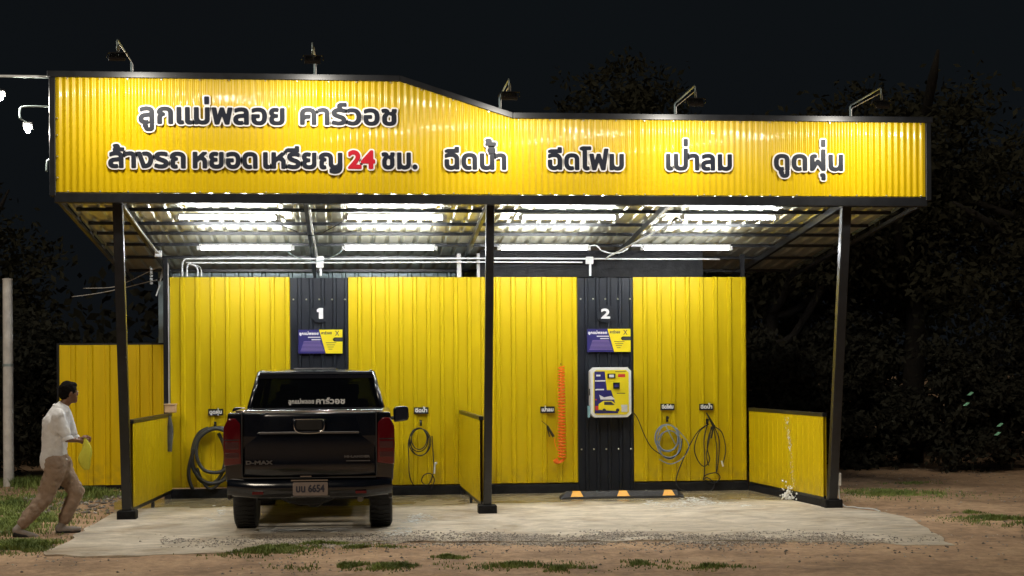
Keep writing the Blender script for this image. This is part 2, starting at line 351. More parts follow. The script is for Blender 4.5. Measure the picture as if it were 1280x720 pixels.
def slab_mat():
    m = mat('concrete', (.4, .38, .34), .7, bump=.25, bscale=30); n = m.node_tree.nodes; l = m.node_tree.links; p = n['Principled BSDF']
    geo = n.new('ShaderNodeNewGeometry'); a = n.new('ShaderNodeTexNoise'); a.inputs['Scale'].default_value = .9; a.inputs['Detail'].default_value = 9; a.inputs['Roughness'].default_value = .62; a.inputs['Distortion'].default_value = .6
    r = n.new('ShaderNodeValToRGB'); e = r.color_ramp.elements; e[0].position = .32; e[0].color = (.42, .33, .225, 1); e[1].position = .66; e[1].color = (.72, .645, .53, 1)
    q = e.new(.48); q.color = (.60, .525, .415, 1)
    # damp washing area towards the back wall
    sx = n.new('ShaderNodeSeparateXYZ'); w = n.new('ShaderNodeTexNoise'); w.inputs['Scale'].default_value = .8; w.inputs['Detail'].default_value = 3; w.inputs['Distortion'].default_value = .8
    wm = n.new('ShaderNodeMapRange'); wm.inputs['From Min'].default_value = 19.6; wm.inputs['From Max'].default_value = 21.4
    ad = n.new('ShaderNodeMath'); ad.operation = 'ADD'; sb = n.new('ShaderNodeMapRange'); sb.inputs['From Min'].default_value = 1.02; sb.inputs['From Max'].default_value = 1.35
    mx = n.new('ShaderNodeMix'); mx.data_type = 'RGBA'; mx.blend_type = 'MULTIPLY'; mx.inputs['B'].default_value = (.52, .50, .40, 1)
    rr = n.new('ShaderNodeMapRange'); rr.inputs['To Min'].default_value = .75; rr.inputs['To Max'].default_value = .22
    l.new(geo.outputs['Position'], a.inputs['Vector']); l.new(a.outputs['Fac'], r.inputs[0]); l.new(geo.outputs['Position'], sx.inputs[0]); l.new(geo.outputs['Position'], w.inputs['Vector'])
    l.new(sx.outputs['Y'], wm.inputs[0]); l.new(wm.outputs[0], ad.inputs[0]); l.new(w.outputs['Fac'], ad.inputs[1]); l.new(ad.outputs[0], sb.inputs[0])
    f2 = n.new('ShaderNodeTexNoise'); f2.inputs['Scale'].default_value = 4.5; f2.inputs['Detail'].default_value = 10; f2.inputs['Roughness'].default_value = .72; f2.inputs['Distortion'].default_value = 1.2
    f3 = n.new('ShaderNodeMapRange'); f3.inputs['From Min'].default_value = .36; f3.inputs['From Max'].default_value = .6; f3.inputs['To Min'].default_value = .62; f3.inputs['To Max'].default_value = 1.06
    mp2 = n.new('ShaderNodeMapping'); mp2.inputs['Scale'].default_value = (.55, 1.1, 1); m3 = n.new('ShaderNodeMix'); m3.data_type = 'RGBA'; m3.blend_type = 'MULTIPLY'; m3.inputs['Factor'].default_value = 1
    l.new(geo.outputs['Position'], mp2.inputs[0]); l.new(mp2.outputs[0], f2.inputs['Vector']); l.new(f2.outputs['Fac'], f3.inputs[0]); l.new(r.outputs[0], m3.inputs['A']); l.new(f3.outputs[0], m3.inputs['B'])
    l.new(sb.outputs[0], mx.inputs['Factor']); l.new(m3.outputs['Result'], mx.inputs['A']); l.new(mx.outputs['Result'], p.inputs['Base Color'])
    l.new(sb.outputs[0], rr.inputs[0]); l.new(rr.outputs[0], p.inputs['Roughness']); return m
def rag(P, amp=.075):
    out = []
    for i in range(len(P)):
        a, b = P[i], P[(i + 1) % len(P)]; k = max(1, int((b - a).length / .06))
        for j in range(k):
            p = a.lerp(b, j / k)
            if p.y < 19: p = p + Vector((noise.noise(p * 2.2) * amp, noise.noise(p * 3 + Vector((9, 9, 9))) * amp * 1.6, 0))
            out.append(p)
    return out
s_ = MB(); s_.prism([(p.x, p.y) for p in rag(SLAB)], 'z', -.2, 0); tag(s_.build('pavement', slab_mat()), 'stained pale concrete wash floor', kind='structure')

def pebble(mb, x, y, z, r):
    a = random.random() * PI; R = Matrix.Rotation(a, 3, 'Z'); sc3 = (r * random.uniform(.7, 1.3), r * random.uniform(.7, 1.2), r * random.uniform(.45, .8))
    vs = [Vector((1, 0, 0)), Vector((.3, .9, .1)), Vector((-.8, .6, 0)), Vector((-.8, -.6, .1)), Vector((.3, -.95, 0)), Vector((.1, .05, 1)), Vector((0, 0, -.6))]
    vs = [R @ Vector((v.x * sc3[0] * random.uniform(.8, 1.2), v.y * sc3[1], v.z * sc3[2])) + Vector((x, y, z)) for v in vs]
    mb.add(vs, [(i, (i + 1) % 5, 5) for i in range(5)] + [((i + 1) % 5, i, 6) for i in range(5)])
gv = MB(); gmats = [mat('stone_%s' % n_, c_, .8, var=.35, scale=9) for n_, c_ in (('grey', (.34, .31, .27)), ('pale', (.55, .48, .39)), ('dark', (.16, .14, .12)))]
for i in range(16000):
    px = random.triangular(170, 1190, 640) if i % 2 else random.uniform(200, 1080); t = random.gauss(0, 1); py = 679.5 + t * 3.6 + 2.5 * noise.noise(Vector((px * .02, 0, 0))) + math.sin(px * .03) * 1.6 + (4 if px < 420 else 0)
    if px < 330 and random.random() < .6: continue
    p = gr(px, py, -.05)
    if noise.noise(Vector((p.x * 1.4, p.y * 3, 1))) < -.18 and random.random() < .85: continue
    gv.mi = random.choice((0, 0, 1, 1, 2)); pebble(gv, p.x, p.y, max(.002 if inside(p.x, p.y) else -9, gz(p.x, p.y) + .004), random.uniform(.005, .017))
tag(gv.build('gravel', gmats), 'strip of loose grey gravel along the slab edge', 'gravel', kind='stuff')
gv = MB()
for i in range(9000):
    x = random.uniform(-6, 11); y = random.uniform(14.2, 27)
    if inside(x, y) or (noise.noise(Vector((x * .8, y * .8, 7))) < .05 and random.random() < .75): continue
    gv.mi = random.choice((0, 1, 2, 2)); pebble(gv, x, y, gz(x, y) + .003, random.choice((.006, .009, .012, .018)))
for i in range(260):       # rubble heap edge at left by the fence
    x = random.uniform(-4.6, -3.0); y = random.uniform(20.5, 24.2)
    gv.mi = random.choice((0, 2, 2)); pebble(gv, x, y, gz(x, y) + .01, random.uniform(.015, .05))
tag(gv.build('gravel', gmats), 'scattered pebbles and rubble on the brown dirt', 'pebbles', kind='stuff')

# ------------------------------------------------------------------ canopy
YF, YW, YP = 18.8, 22.6, 19.66
XL, XR = -3.37, 7.2; XS0, XS1 = .67, 2.03; ZT0, ZT1, ZB = 5.28, 4.85, 3.935
def ztop(x): return ZT0 if x <= XS0 else ZT1 if x >= XS1 else ZT0 + (ZT1 - ZT0) * (x - XS0) / (XS1 - XS0)
can = thing('canopy', 'yellow and black steel car wash canopy over two bays on raked black posts', 'canopy', (1.9, 19.6, 0))
x = XL; k = 0
while x < XR - .02:                                   # fascia in sheets of ten fine ribs
    w = min(.77, XR - x); mb = MB(); N = int(round(w / .077)) * 8; vs = []
    lap = .0015 * (k % 2)
    for i in range(N + 1):
        xx = x + w * i / N; ph = (i % 8) / 8; dy = -.0085 * (1 - math.cos(2 * PI * ph)) - lap
        vs += [(xx, YF + dy, ZB), (xx, YF + dy, ztop(xx) * .5 + ZB * .5), (xx, YF + dy, ztop(xx))]
    mb.add(vs, [q for i in range(N) for q in ((3 * i, 3 * i + 3, 3 * i + 4, 3 * i + 1), (3 * i + 1, 3 * i + 4, 3 * i + 5, 3 * i + 2))])
    mb.build('fascia_sheet', M['fascia'], can, smooth=True); x += w; k += 1
mb = MB(); mb.box(XL - .01, XR + .01, YF + .02, YF + .03, ZB, ZT1 - .01); mb.prism([(XL, ZT1 - .01), (XS0, ZT1 - .01), (XS1, ZT1 - .01), (XS0, ZT0 - .01), (XL, ZT0 - .01)], 'y', YF + .02, YF + .03); mb.build('fascia_back', M['steel'], can)
T = .075
for a, b in (((XL - .09, ZT0), (XS0, ZT0)), ((XS0, ZT0), (XS1, ZT1)), ((XS1, ZT1), (XR + .09, ZT1))):
    MB().prism([(a[0], a[1]), (b[0], b[1]), (b[0], b[1] + T), (a[0], a[1] + T)], 'y', YF - .045, YF + .16).build('top_trim', M['steel'], can, bevel=.006, seg=1)
MB().box(XL - .07, XL + .0, YF - .042, YF + .15, ZB - .05, ZT0 - .002).build('side_trim', M['steel'], can, bevel=.006, seg=1)
MB().box(XR, XR + .07, YF - .042, YF + .15, ZB - .05, ZT1 - .002).build('side_trim', M['steel'], can, bevel=.006, seg=1)
MB().box(XL - .02, XR + .02, YF - .03, YF + .12, ZB - .125, ZB - .012).build('front_beam', M['steel'], can, bevel=.006, seg=1)
sr = MB()
i = 0
while XL + .1 + i * .385 < XR:
    xx = XL + .1 + i * .385 + random.uniform(-.05, .05)
    for z_ in (ZB + .006, ztop(xx) - .012): sr.lathe([(.011, 0), (.011, .006), (.006, .012)], 6, Matrix.Translation((xx, YF - .019, z_)) @ Matrix.Rotation(PI / 2, 4, 'X'))
    i += 1
for zz in [4.1, 4.35, 4.6, 4.8]: sr.lathe([(.011, 0), (.011, .006), (.006, .012)], 6, Matrix.Translation((XL + .02, YF - .019, zz)) @ Matrix.Rotation(PI / 2, 4, 'X'))
tag(sr.build('screw_heads', M['galv'], can), kind='stuff')
# roof: pitch down to the back
RY1 = 24.9
def zr(y): return 3.975 - .1 * (y - YF)               # underside of the sheets
x = XL; k = 0
while x < XR - .02:
    w = min(.8, XR - x); mb = MB(); prof = []
    n = max(1, int(round(w / .2))); st = w / n
    for i in range(n): prof += [(x + i * st, 0), (x + i * st + st * .62, 0), (x + i * st + st * .72, .028), (x + i * st + st * .9, .028)]
    prof.append((x + w, 0)); yy = [YF + .13, 20.6, 22.6, RY1]
    vs = [(px, y, zr(y) + h + .001 * (k % 2)) for px, h in prof for y in yy]; m4 = len(yy)
    mb.add(vs, [(i * m4 + j, i * m4 + j + 1, (i + 1) * m4 + j + 1, (i + 1) * m4 + j) for i in range(len(prof) - 1) for j in range(m4 - 1)])
    mb.build('roof_sheet', M['galv'], can); x += w; k += 1
for y in (19.25, 19.9, 20.8, 21.5, 22.35, 23.4, 24.6): MB().box(XL + .05, XR - .05, y - .025, y + .025, zr(y) - .045, zr(y) - .003).build('purlin', M['steel'] if y != 19.25 else M['galv2'], can)
for xx in (-2.69, -.47, 1.77, 4.02, 6.25):
    mb = MB(); d = .05
    mb.add([(xx - d / 2, YF + .15, zr(YF) - .13), (xx + d / 2, YF + .15, zr(YF) - .13), (xx + d / 2, YF + .15, zr(YF) - .047), (xx - d / 2, YF + .15, zr(YF) - .047), (xx - d / 2, RY1, zr(RY1) - .13), (xx + d / 2, RY1, zr(RY1) - .13), (xx + d / 2, RY1, zr(RY1) - .047), (xx - d / 2, RY1, zr(RY1) - .047)],
           [(0, 1, 2, 3), (4, 7, 6, 5), (0, 4, 5, 1), (1, 5, 6, 2), (2, 6, 7, 3), (3, 7, 4, 0)]); mb.build('rafter', M['steel'], can)
for xx in (XL, XR):                                    # roof edge boards with web members
    s = 1 if xx == XR else -1
    MB().prism([(YF + .15, zr(YF) - .10), (RY1, zr(RY1) - .08), (RY1, zr(RY1) - .13), (YF + .15, zr(YF) - .15)], 'x', xx - .02, xx + .02).build('edge_rail', M['steel'], can)
    MB().prism([(YF + .15, zr(YF) + .05), (RY1, zr(RY1) + .05), (RY1, zr(RY1) - .01), (YF + .15, zr(YF) - .01)], 'x', xx - .022, xx + .022).build('edge_rail', M['galv2'], can)
    for y in (19.4, 20.4, 21.4, 22.4, 23.4, 24.4): MB().box(xx - .018, xx + .018, y, y + .04, zr(y) - .09, zr(y) - .012).build('edge_web', M['steel'], can)
PT = (18.93,)
for xx, wd in ((-2.69, .115), (1.77, .1), (6.25, .115)):
    mb = MB(); h = wd / 2; y0, y1, zt = YP, YF + .19, zr(YF) - .05
    mb.add([(xx - h, y0 - h, .0), (xx + h, y0 - h, 0), (xx + h, y0 + h, 0), (xx - h, y0 + h, 0), (xx - h, y1 - h, zt), (xx + h, y1 - h, zt), (xx + h, y1 + h, zt), (xx - h, y1 + h, zt)],
           [(0, 3, 2, 1), (4, 5, 6, 7), (0, 1, 5, 4), (1, 2, 6, 5), (2, 3, 7, 6), (3, 0, 4, 7)])
    p = mb.build('post', M['steel'], can, bevel=.006, seg=1)
    MB().box(xx - .115, xx + .115, y0 - .115, y0 + .115, -.02, .105).build('footing', M['base'], p, bevel=.01, seg=1)

# ------------------------------------------------------------------ back wall with sheets and posts
def corr(name, x0, x1, Y, z0, z1, material, parent, pitch=.2, h=.024, sheet=.8, flip=1):
    n = max(1, round((x1 - x0) / sheet)); W_ = (x1 - x0) / n; outs = []
    for k in range(n):
        a = x0 + k * W_; m_ = max(1, round(W_ / pitch)); st = W_ / m_; prof = []
        for i in range(m_): prof += [(a + i * st, 0), (a + i * st + st * .64, 0), (a + i * st + st * .70, h), (a + i * st + st * .92, h)]
        prof.append((a + W_, 0)); mb = MB(); lap = .0016 * (k % 2)
        mb.add([(px, Y - q * flip - lap, z) for px, q in prof for z in (z0, z1)], [(2 * i, 2 * i + 2, 2 * i + 3, 2 * i + 1) for i in range(len(prof) - 1)])
        outs.append(mb.build(name, material, parent))
    return outs
bw = thing('back_wall', 'tall yellow corrugated wall with two black strips behind the wash bays', 'wall', (1.7, YW, 0))
def X(px, Y=YW): return at(px, 470, Y).x
x0, xa, xb, xm, xc, xd, x1 = X(213), X(363), X(436), X(607), X(722), X(792), X(933)
ZW0, ZW1 = .13, 3.15
for a, b, mm in ((x0, xa, 'wall'), (xb, xm, 'wall'), (xm, xc, 'wall'), (xd, x1, 'wall')): corr('wall_sheet', a, b, YW, ZW0 + .02, ZW1, M[mm], bw)
for a, b in ((xa, xb), (xc, xd)): corr('black_wall_sheet', a, b, YW + .012, .02, ZW1 - .01, M['blacksheet'], bw, pitch=.18)
for a, b in ((x0, xa), (xb, xc), (xd, x1)): MB().box(a - .01, b + .01, YW - .05, YW + .06, -.02, ZW0).build('base_rail', M['base'], bw, bevel=.008, seg=1)
MB().box(x0 - .02, x1 + .02, YW + .04, YW + .1, ZW1 - .12, ZW1 - .03).build('top_rail', M['steel'], bw)
MB().box(x0 - .09, x0 - .025, YW - .05, YW + .05, -.02, ZW1 + .28).build('wall_post', M['steel'], bw, bevel=.005, seg=1)
MB().box(x0 - .022, x0 - .012, YW - .055, YW - .02, 1.2, ZW1 + .2).build('edge_strip', M['polewhite'], bw)
for px in (575, 600, 930): MB().box(X(px) - .03, X(px) + .03, YW + .04, YW + .1, ZW1, zr(YW) - .1).build('wall_post', M['polewhite'] if px != 930 else M['steel'], bw)
MB().box(X(601), X(880), YW + .03, YW + .05, ZW1 + .003, zr(YW) - .05).build('upper_panel', M['base'], bw)
sr = MB()
for a, b in ((xa, xb), (xc, xd)):
    for zz in (2.83, .63):
        for i in range(5): sr.lathe([(.014, 0), (.014, .006), (.006, .012)], 6, Matrix.Translation((a + (b - a) * (.06 + .22 * i), YW - .014, zz)) @ Matrix.Rotation(PI / 2, 4, 'X'))
tag(sr.build('screw_heads', M['galv'], bw), kind='stuff')
rw = thing('rear_wall', 'grey galvanised corrugated wall of the room behind the wash bays, seen over the yellow wall', 'wall', (1, 24.8, 0))
corr('wall_sheet', -2.9, 2.1, 24.8, 0, 3.36, M['galv2'], rw, pitch=.2)
MB().box(-2.9, 2.1, 24.74, 24.77, 3.22, 3.26).build('wall_rail', M['steel'], rw)
# number signs
def flatsign(nm, label, cat, x, z, Y): return thing(nm, label, cat, (x, Y, z))
for n_, px in (('1', 400), ('2', 757)):
    c = at(px, 392, YW - .06); t = thing('number_sign', 'white number %s cut-out high on the %s black wall strip' % (n_, 'left' if n_ == '1' else 'right'), 'sign', c, 'bay number signs')
    letters(['\u0001' if n_ == '1' else n_], t, c.x - (.045 if n_ == '1' else .068), c.x + (.045 if n_ == '1' else .068), c.z - .075, .15, YW - .06, M['let_white'], fat=.008, depth=.02, part='digit')
    MB().lathe([(.13, 0), (.13, .006)], 24, Matrix.Translation((c.x, YW - .038, c.z)) @ Matrix.Rotation(PI / 2, 4, 'X')).build('backing_disc', M['blacksheet'], t)
SHOP1 = ['ลู', 'ก', 'แ', ('ม', ('่', -.02, .09)), 'พ', 'ล', 'อ', 'ย']; SHOP2 = ['ค', 'า', 'ร์', 'ว', 'อ', 'ช']
SPRAY = ['ฉี', 'ด', ('น', ('้', .06, .27)), 'ำ']; VAC = ['ดู', 'ด', ('ฝ', ('ุ', -.0, -.09), ('่', .0, .27)), 'น']; AIR = ['เ', ('ป', ('่', .0, .27)), 'า', 'ล', 'ม']; FOAM = ['ฉี', 'ด', 'โ', 'ฟ', 'ม']
# posters
for k_, (px0, px1, py0, py1) in enumerate(((373, 428, 412, 442), (734, 788, 411, 440))):
    a = at(px0, py1, YW - .04); b = at(px1, py0, YW - .04); w = b.x - a.x; h = b.z - a.z; Yq = YW - .045
    t = thing('poster', 'blue and yellow shop poster ' + ('over the truck roof on the left black strip' if k_ == 0 else 'over the coin control box on the right black strip'), 'poster', ((a.x + b.x) / 2, Yq, a.z), 'shop posters on the black wall strips')
    def Q(u, v): return (a.x + u * w, a.z + v * h)
    MB().prism([Q(0, 0), Q(.62, 0), Q(.47, 1), Q(0, 1)], 'y', Yq, Yq + .012).build('blue_field', M['blue'], t)
    MB().prism([Q(.62, 0), Q(1, 0), Q(1, .5), Q(.82, .5), Q(.78, .55), Q(.78, .62), Q(.82, .67), Q(1, .67), Q(1, 1), Q(.47, 1)], 'y', Yq - .001, Yq + .012).build('yellow_field', M['yprint'], t)
    MB().prism([Q(.84, .53), Q(1, .53), Q(1, .64), Q(.84, .64), Q(.81, .585)], 'y', Yq - .003, Yq + .01).build('contact_tag', M['ink'], t)
    mb = MB(); [mb.box(a.x + w * u0, a.x + w * u1, Yq - .003, Yq - .001, a.z + h * v0, a.z + h * v1) for u0, u1, v0, v1 in ((.22, .5, .66, .70), (.3, .5, .56, .60))]; mb.build('text_line', M['let_white'], t)
    mb = MB(); [mb.box(a.x + w * (.05 + .01 * i), a.x + w * (.5 + .012 * (7 - i)), Yq - .003, Yq - .001, a.z + h * (.10 + .055 * i), a.z + h * (.125 + .055 * i)) for i in range(8)]; mb.build('text_line', M['purple'], t)
    mb = MB(); [mb.box(a.x + w * (.62 + .02 * i), a.x + w * (.86 - .03 * i), Yq - .004, Yq - .002, a.z + h * (.44 - .09 * i), a.z + h * (.46 - .09 * i)) for i in range(4)]; mb.build('text_line', M['ink'], t)
    letters(SHOP1, t, a.x + .02 * w, a.x + .46 * w, a.z + .78 * h, .10 * h, Yq - .004, M['let_white'], fat=.003, depth=.004, part='letter')
    letters(SHOP2, t, a.x + .52 * w, a.x + .76 * w, a.z + .80 * h, .10 * h, Yq - .004, M['ink'], fat=.002, depth=.004, part='letter')
    mb = MB(); c0 = Q(.88, .85)
    for s in (-1, 1): mb.prism([(c0[0] + s * .03, c0[1] - .035), (c0[0] + s * .018, c0[1] - .035), (c0[0] - s * .03, c0[1] + .035), (c0[0] - s * .018, c0[1] + .035)], 'y', Yq - .004 - .0005 * s, Yq - .002)
    mb.build('crossed_emblem', M['ink'], t)
# small name plates over each hose
for txt, px, py, lab in ((VAC, 269.5, 515.5, 'above the thick black vacuum hose at the left'), (SPRAY, 526.5, 513.5, 'between the truck and the middle post'), (AIR, 684.5, 512.5, 'beside the orange spiral hose'), (FOAM, 834.5, 509, 'above the grey-blue foam hose'), (SPRAY, 883, 509, 'rightmost, above the tangled black spray hose')):
    c = at(px, py, YW - .045); t = thing('name_plate', 'small black plate with white Thai word ' + lab, 'sign', c, 'small black name plates on the back wall')
    MB().box(c.x - .105, c.x + .105, YW - .045, YW - .026, c.z - .045, c.z + .05).build('plate', M['black'], t)
    letters(txt, t, c.x - .088, c.x + .088, c.z - .022, .048, YW - .049, M['let_white'], fat=.0045, depth=.004)

# ------------------------------------------------------------------ fascia lettering
LD, LW = M['let_dark'], M['let_white']
def word(cl, px0, px1, pb, pt, label, mats=LD):
    a = at(px0, pb, YF - .05); b = at(px1, pb, YF - .05); zt = at((px0 + px1) / 2, pt, YF - .05).z; zb = at((px0 + px1) / 2, pb, YF - .05).z
    t = thing('sign_lettering', label, 'lettering', ((a.x + b.x) / 2, YF - .03, zb), 'raised words on the yellow fascia')
    letters(cl, t, a.x, b.x, zb, zt - zb, YF - .045, mats, fat=.0125, halo=.018, depth=.024, halo_mat=LW)
word(SHOP1, 171, 358, 155.5, 133.5, 'raised black Thai word at the upper left of the fascia, white outline')
word(SHOP2, 373, 498, 156.5, 135, 'raised black Thai word right of it on the upper fascia line, below the slope')
word(['ล้', 'า', 'ง', 'ร', 'ถ'], 133, 234, 210, 189, 'raised black Thai word at the lower left corner of the fascia')
word(['ห', 'ย', 'อ', 'ด'], 239, 324, 210.5, 189.5, 'raised black Thai word, second on the lower fascia line')
word(['เ', 'ห', 'รี', 'ย', 'ญ'], 327, 430, 211, 190, 'raised black Thai word just left of the red 24')
word(['2', '4'], 433, 471, 211, 187.5, 'red number 24 with white outline on the yellow fascia', M['let_red'])
word(['ช', 'ม', '.'], 475, 524, 211.5, 190, 'short raised black Thai abbreviation just right of the red 24')
word(SPRAY, 554, 635, 212, 191, 'raised black Thai word below the lower end of the sloping fascia top')
word(FOAM, 683, 782, 212.5, 191.5, 'raised black Thai word over the left half of the second bay')
word(AIR, 831, 917, 213, 192, 'raised black Thai word over the right half of the second bay')
word(VAC, 966, 1056, 213.5, 192.5, 'raised black Thai word at the right end of the fascia')

# ------------------------------------------------------------------ floodlights on gooseneck arms above the fascia
def floodlight(px, label, first=[None]):
    x = at(px, 120, YF).x; z0 = ztop(x) + T - .002
    if first[0]:
        r = dup(first[0]); r.location = (x, YF + .08, z0); r['label'] = label; return r
    t = thing('floodlight', label, 'floodlight', (x, YF + .08, z0), 'floodlights on gooseneck arms along the fascia top'); y = YF + .08
    p = MB(); p.tube([(x, y, z0), (x, y, z0 + .13), (x, y - .03, z0 + .15), (x, 17.78, z0 + .17), (x, 17.75, z0 + .155), (x, 17.75, z0 + .02)], .011, 8); p.build('arm', M['galv2'], t, smooth=True)
    p = MB(); p.tube([(x + .02, y, z0), (x + .02, y, z0 + .10), (x + .02, y - .04, z0 + .115), (x + .02, 17.78, z0 + .12), (x + .02, 17.76, z0 + .02)], .005, 6); p.build('cable', M['polewhite'], t, smooth=True)
    mx = Matrix.Translation((x, 17.75, z0 - .03)) @ Matrix.Rotation(math.radians(-56), 4, 'X')
    h = MB().box(-.09, .09, -.02, .02, -.065, .065, mx).build('lamp_head', M['black'], t, bevel=.008)
    MB().add([mx @ Vector(v) for v in ((-.075, .0212, -.05), (.075, .0212, -.05), (.075, .0212, .05), (-.075, .0212, .05))], [(3, 2, 1, 0)]).build('lens', M['flood'], h)
    MB().tube([(x - .12, 17.75, z0 - .03), (x - .1, 17.75, z0 + .02), (x + .12, 17.75, z0 + .02), (x + .12, 17.75, z0 - .03)], .008, 6).build('bracket', M['black'], t)
    f = MB(); [f.box(-.08 + .02 * i, -.074 + .02 * i, -.035, -.02, -.06, .06, mx) for i in range(9)]; f.build('cooling_fins', M['black'], h)
    first[0] = t; return t
for px, lab in ((163, 'leftmost black floodlight on the canopy top, on a bent pipe arm'), (393, 'second floodlight from the left, above the upper fascia word'), (625, 'middle floodlight at the foot of the sloping fascia top'), (845, 'fourth floodlight on a pipe arm over the second bay'), (1065, 'rightmost floodlight on a pipe arm at the canopy end')): floodlight(px, lab)
# bulb lamps at the left end
for px, py, lab, ax, ay in ((35, 157, 'bright lamp on the short bent pipe left of the fascia', 25, 133), (1, 116, 'bright lamp at the left edge of the picture, highest', -10, 96)):
    c = at(px, py, YF + .1); e = at(ax, ay, YF + .1); t = thing('side_lamp', lab, 'lamp', c, 'lamps on pipes at the left canopy end')
    MB().tube(spline([(XL - .06, YF + .1, e.z), (e.x + .05, YF + .1, e.z), (e.x, YF + .1, e.z - .05), (e.x, YF + .1, c.z + .08)], 5), .011, 8).build('arm', M['galv2'], t, smooth=True)
    mx = Matrix.Translation(c) @ Matrix.Rotation(math.radians(38), 4, 'X')
    h = MB().box(-.055, .055, -.02, .02, -.04, .04, mx).build('lamp_head', M['rubber'], t, bevel=.01)
    MB().ball(c + Vector((0, -.01, -.06)), .028, 14, 10).build('bulb', M['bulb'], h, smooth=True)
    MB().tube([(e.x, YF + .1, c.z + .08), (c.x, YF + .1, c.z + .03)], .01, 6).build('bracket', M['galv2'], t)

o = MB().tube([(XL - .05, YF + .1, at(60, 94, YF).z), (XL - 1.4, YF + .1, at(0, 94, YF).z + .01)], .016, 8).build('pipe', M['pvc'], smooth=True)
tag(o, 'white horizontal pipe running left from the upper canopy corner', 'pipe')
a = at(57, 213, YF - .02); o = MB().tube(spline([(XL - .05, YF + .1, a.z + .14), (a.x, YF + .1, a.z + .13), (a.x - .01, YF + .1, a.z)], 5), .012, 8).build('pipe', M['galv2'], smooth=True)
tag(o, 'short bent pipe end on the left side trim of the canopy', 'pipe')

# ------------------------------------------------------------------ tube lights
def tubelight(px0, px1, py, Y, label, first=[None]):
    a = at(px0, py, Y); b = at(px1, py, Y); cx = (a.x + b.x) / 2; z = a.z; L = .625
    if first[0]:
        r = dup(first[0]); r.location = (cx, Y, z); r['label'] = label; return
    t = thing('tube_light', label, 'tube light', (cx, Y, z), 'fluorescent tube lights under the canopy roof')
    MB().box(cx - L, cx + L, Y - .02, Y + .02, z + .03, z + .06).build('batten', M['white'], t, bevel=.006)
    MB().tube([(cx - L + .03, Y, z), (cx + L - .03, Y, z)], .02, 12).build('tube', M['tube'], t, smooth=True)
    for s in (-1, 1): MB().box(cx + s * L - .03, cx + s * L + .03, Y - .024, Y + .024, z - .026, z + .034).build('end_cap', M['white'], t, bevel=.005)
    first[0] = t
ROW = [(222, 347), (434, 554), (652, 770), (853, 971)]; ROW2 = [(252, 362), (434, 540), (628, 732), (806, 910)]
nm = ['first from the left', 'second from the left', 'third from the left', 'rightmost']
for i, (a, b) in enumerate(ROW): tubelight(a, b, 272, 19.9, 'glowing white tube light in the front row, ' + nm[i])
for i, (a, b) in enumerate(ROW2): tubelight(a, b, 310.5, 21.5, 'glowing white tube light in the rear row, ' + nm[i])

# ------------------------------------------------------------------ conduits
YC = YW - .06
def pipe(pts, r, label, mt='pvc', cat='pipe', nm='conduit', grp='white conduit pipes above the yellow wall', sm=6):
    o = MB().tube(spline(pts, sm), r, 8).build(nm, M[mt], smooth=True); tag(o, label, cat, grp); return o
pipe([at(228, 345, YC), at(228, 330, YC), at(231, 325, YC), at(238, 323.5, YC), at(320, 323, YC), at(400, 323.5, YC), at(610, 323, YC), at(737, 323.5, YC), at(900, 324, YC)], .013, 'upper white conduit pipe running along the top of the yellow wall')
pipe([at(234, 346, YC - .03), at(234, 334, YC - .03), at(238, 329, YC - .03), at(246, 328.5, YC - .03), at(400, 328.5, YC - .03), at(610, 327.5, YC - .03), at(728, 328, YC - .03)], .011, 'lower white conduit pipe running along the top of the yellow wall')
pipe([at(236, 330, YC + .03), at(243, 332, YC + .03), at(247, 337, YC + .03), at(247, 346, YC + .03)], .011, 'short curved white conduit dropping behind the wall at its left end')
pipe([at(238, 331, YC + .06), at(246, 332, YC + .06), at(251, 336, YC + .06), at(252, 346, YC + .06)], .009, 'second short curved white conduit dropping beside the first')
for px, py0_, py1_, h_ in ((400, 320, 335, 345), (737, 321, 330, 345)):
    a = at(px, py1_, YC - .05); b = at(px, py0_, YC - .05)
    t = thing('junction_box', 'white junction box on the conduits over the %s bay' % ('truck' if px < 500 else 'empty'), 'junction box', (a.x, YC - .05, a.z), 'white junction boxes')
    MB().box(a.x - .055, a.x + .055, YC - .07, YC - .01, a.z, b.z).build('box', M['white'], t, bevel=.01)
    MB().tube([(a.x + .01, YC - .04, a.z), (a.x + .01, YC - .04, at(px, h_, YC).z)], .017, 8).build('down_pipe', M['pvc'], t)
    MB().box(a.x - .045, a.x + .045, YC - .076, YC - .0705, a.z + .012, b.z - .012).build('lid', M['pvc'], t)
# conduits under the roof running front to back and the flexible ones
def up(px, y, dz=.15): return Vector((px, y, zr(y) - dz))
pipe([up(-2.63, 19.05), up(-2.63, 20.5), up(-2.61, 22.3)], .013, 'white conduit along the left rafter under the roof'); c = up(-2.61, 22.35)
t = thing('junction_box', 'small white box at the rear end of the left rafter conduit', 'junction box', c); MB().box(c.x - .05, c.x + .05, c.y - .03, c.y + .03, c.z - .05, c.z + .04).build('box', M['white'], t, bevel=.008); MB().box(c.x - .042, c.x + .042, c.y - .036, c.y - .0305, c.z - .042, c.z + .032).build('lid', M['pvc'], t)
pipe([up(-.42, 19.1), up(-.42, 20.6), up(-.40, 22.3), up(-.40, 22.52, .30)], .012, 'white conduit along the rafter above the truck')
pipe([up(-.85, 21.95, .13), up(-.7, 22.05, .24), up(-.4, 22.3, .27), up(-.12, 22.05, .22), up(.0, 21.95, .13)], .007, 'grey looping cable between the two left rear tube lights', 'galv2')
pipe([up(-.95, 19.95, .13), up(-.7, 20.1, .22), up(-.42, 20.4, .25), up(-.15, 20.1, .2), up(.0, 19.95, .13)], .006, 'dark looping cable between the two left front tube lights', 'black')
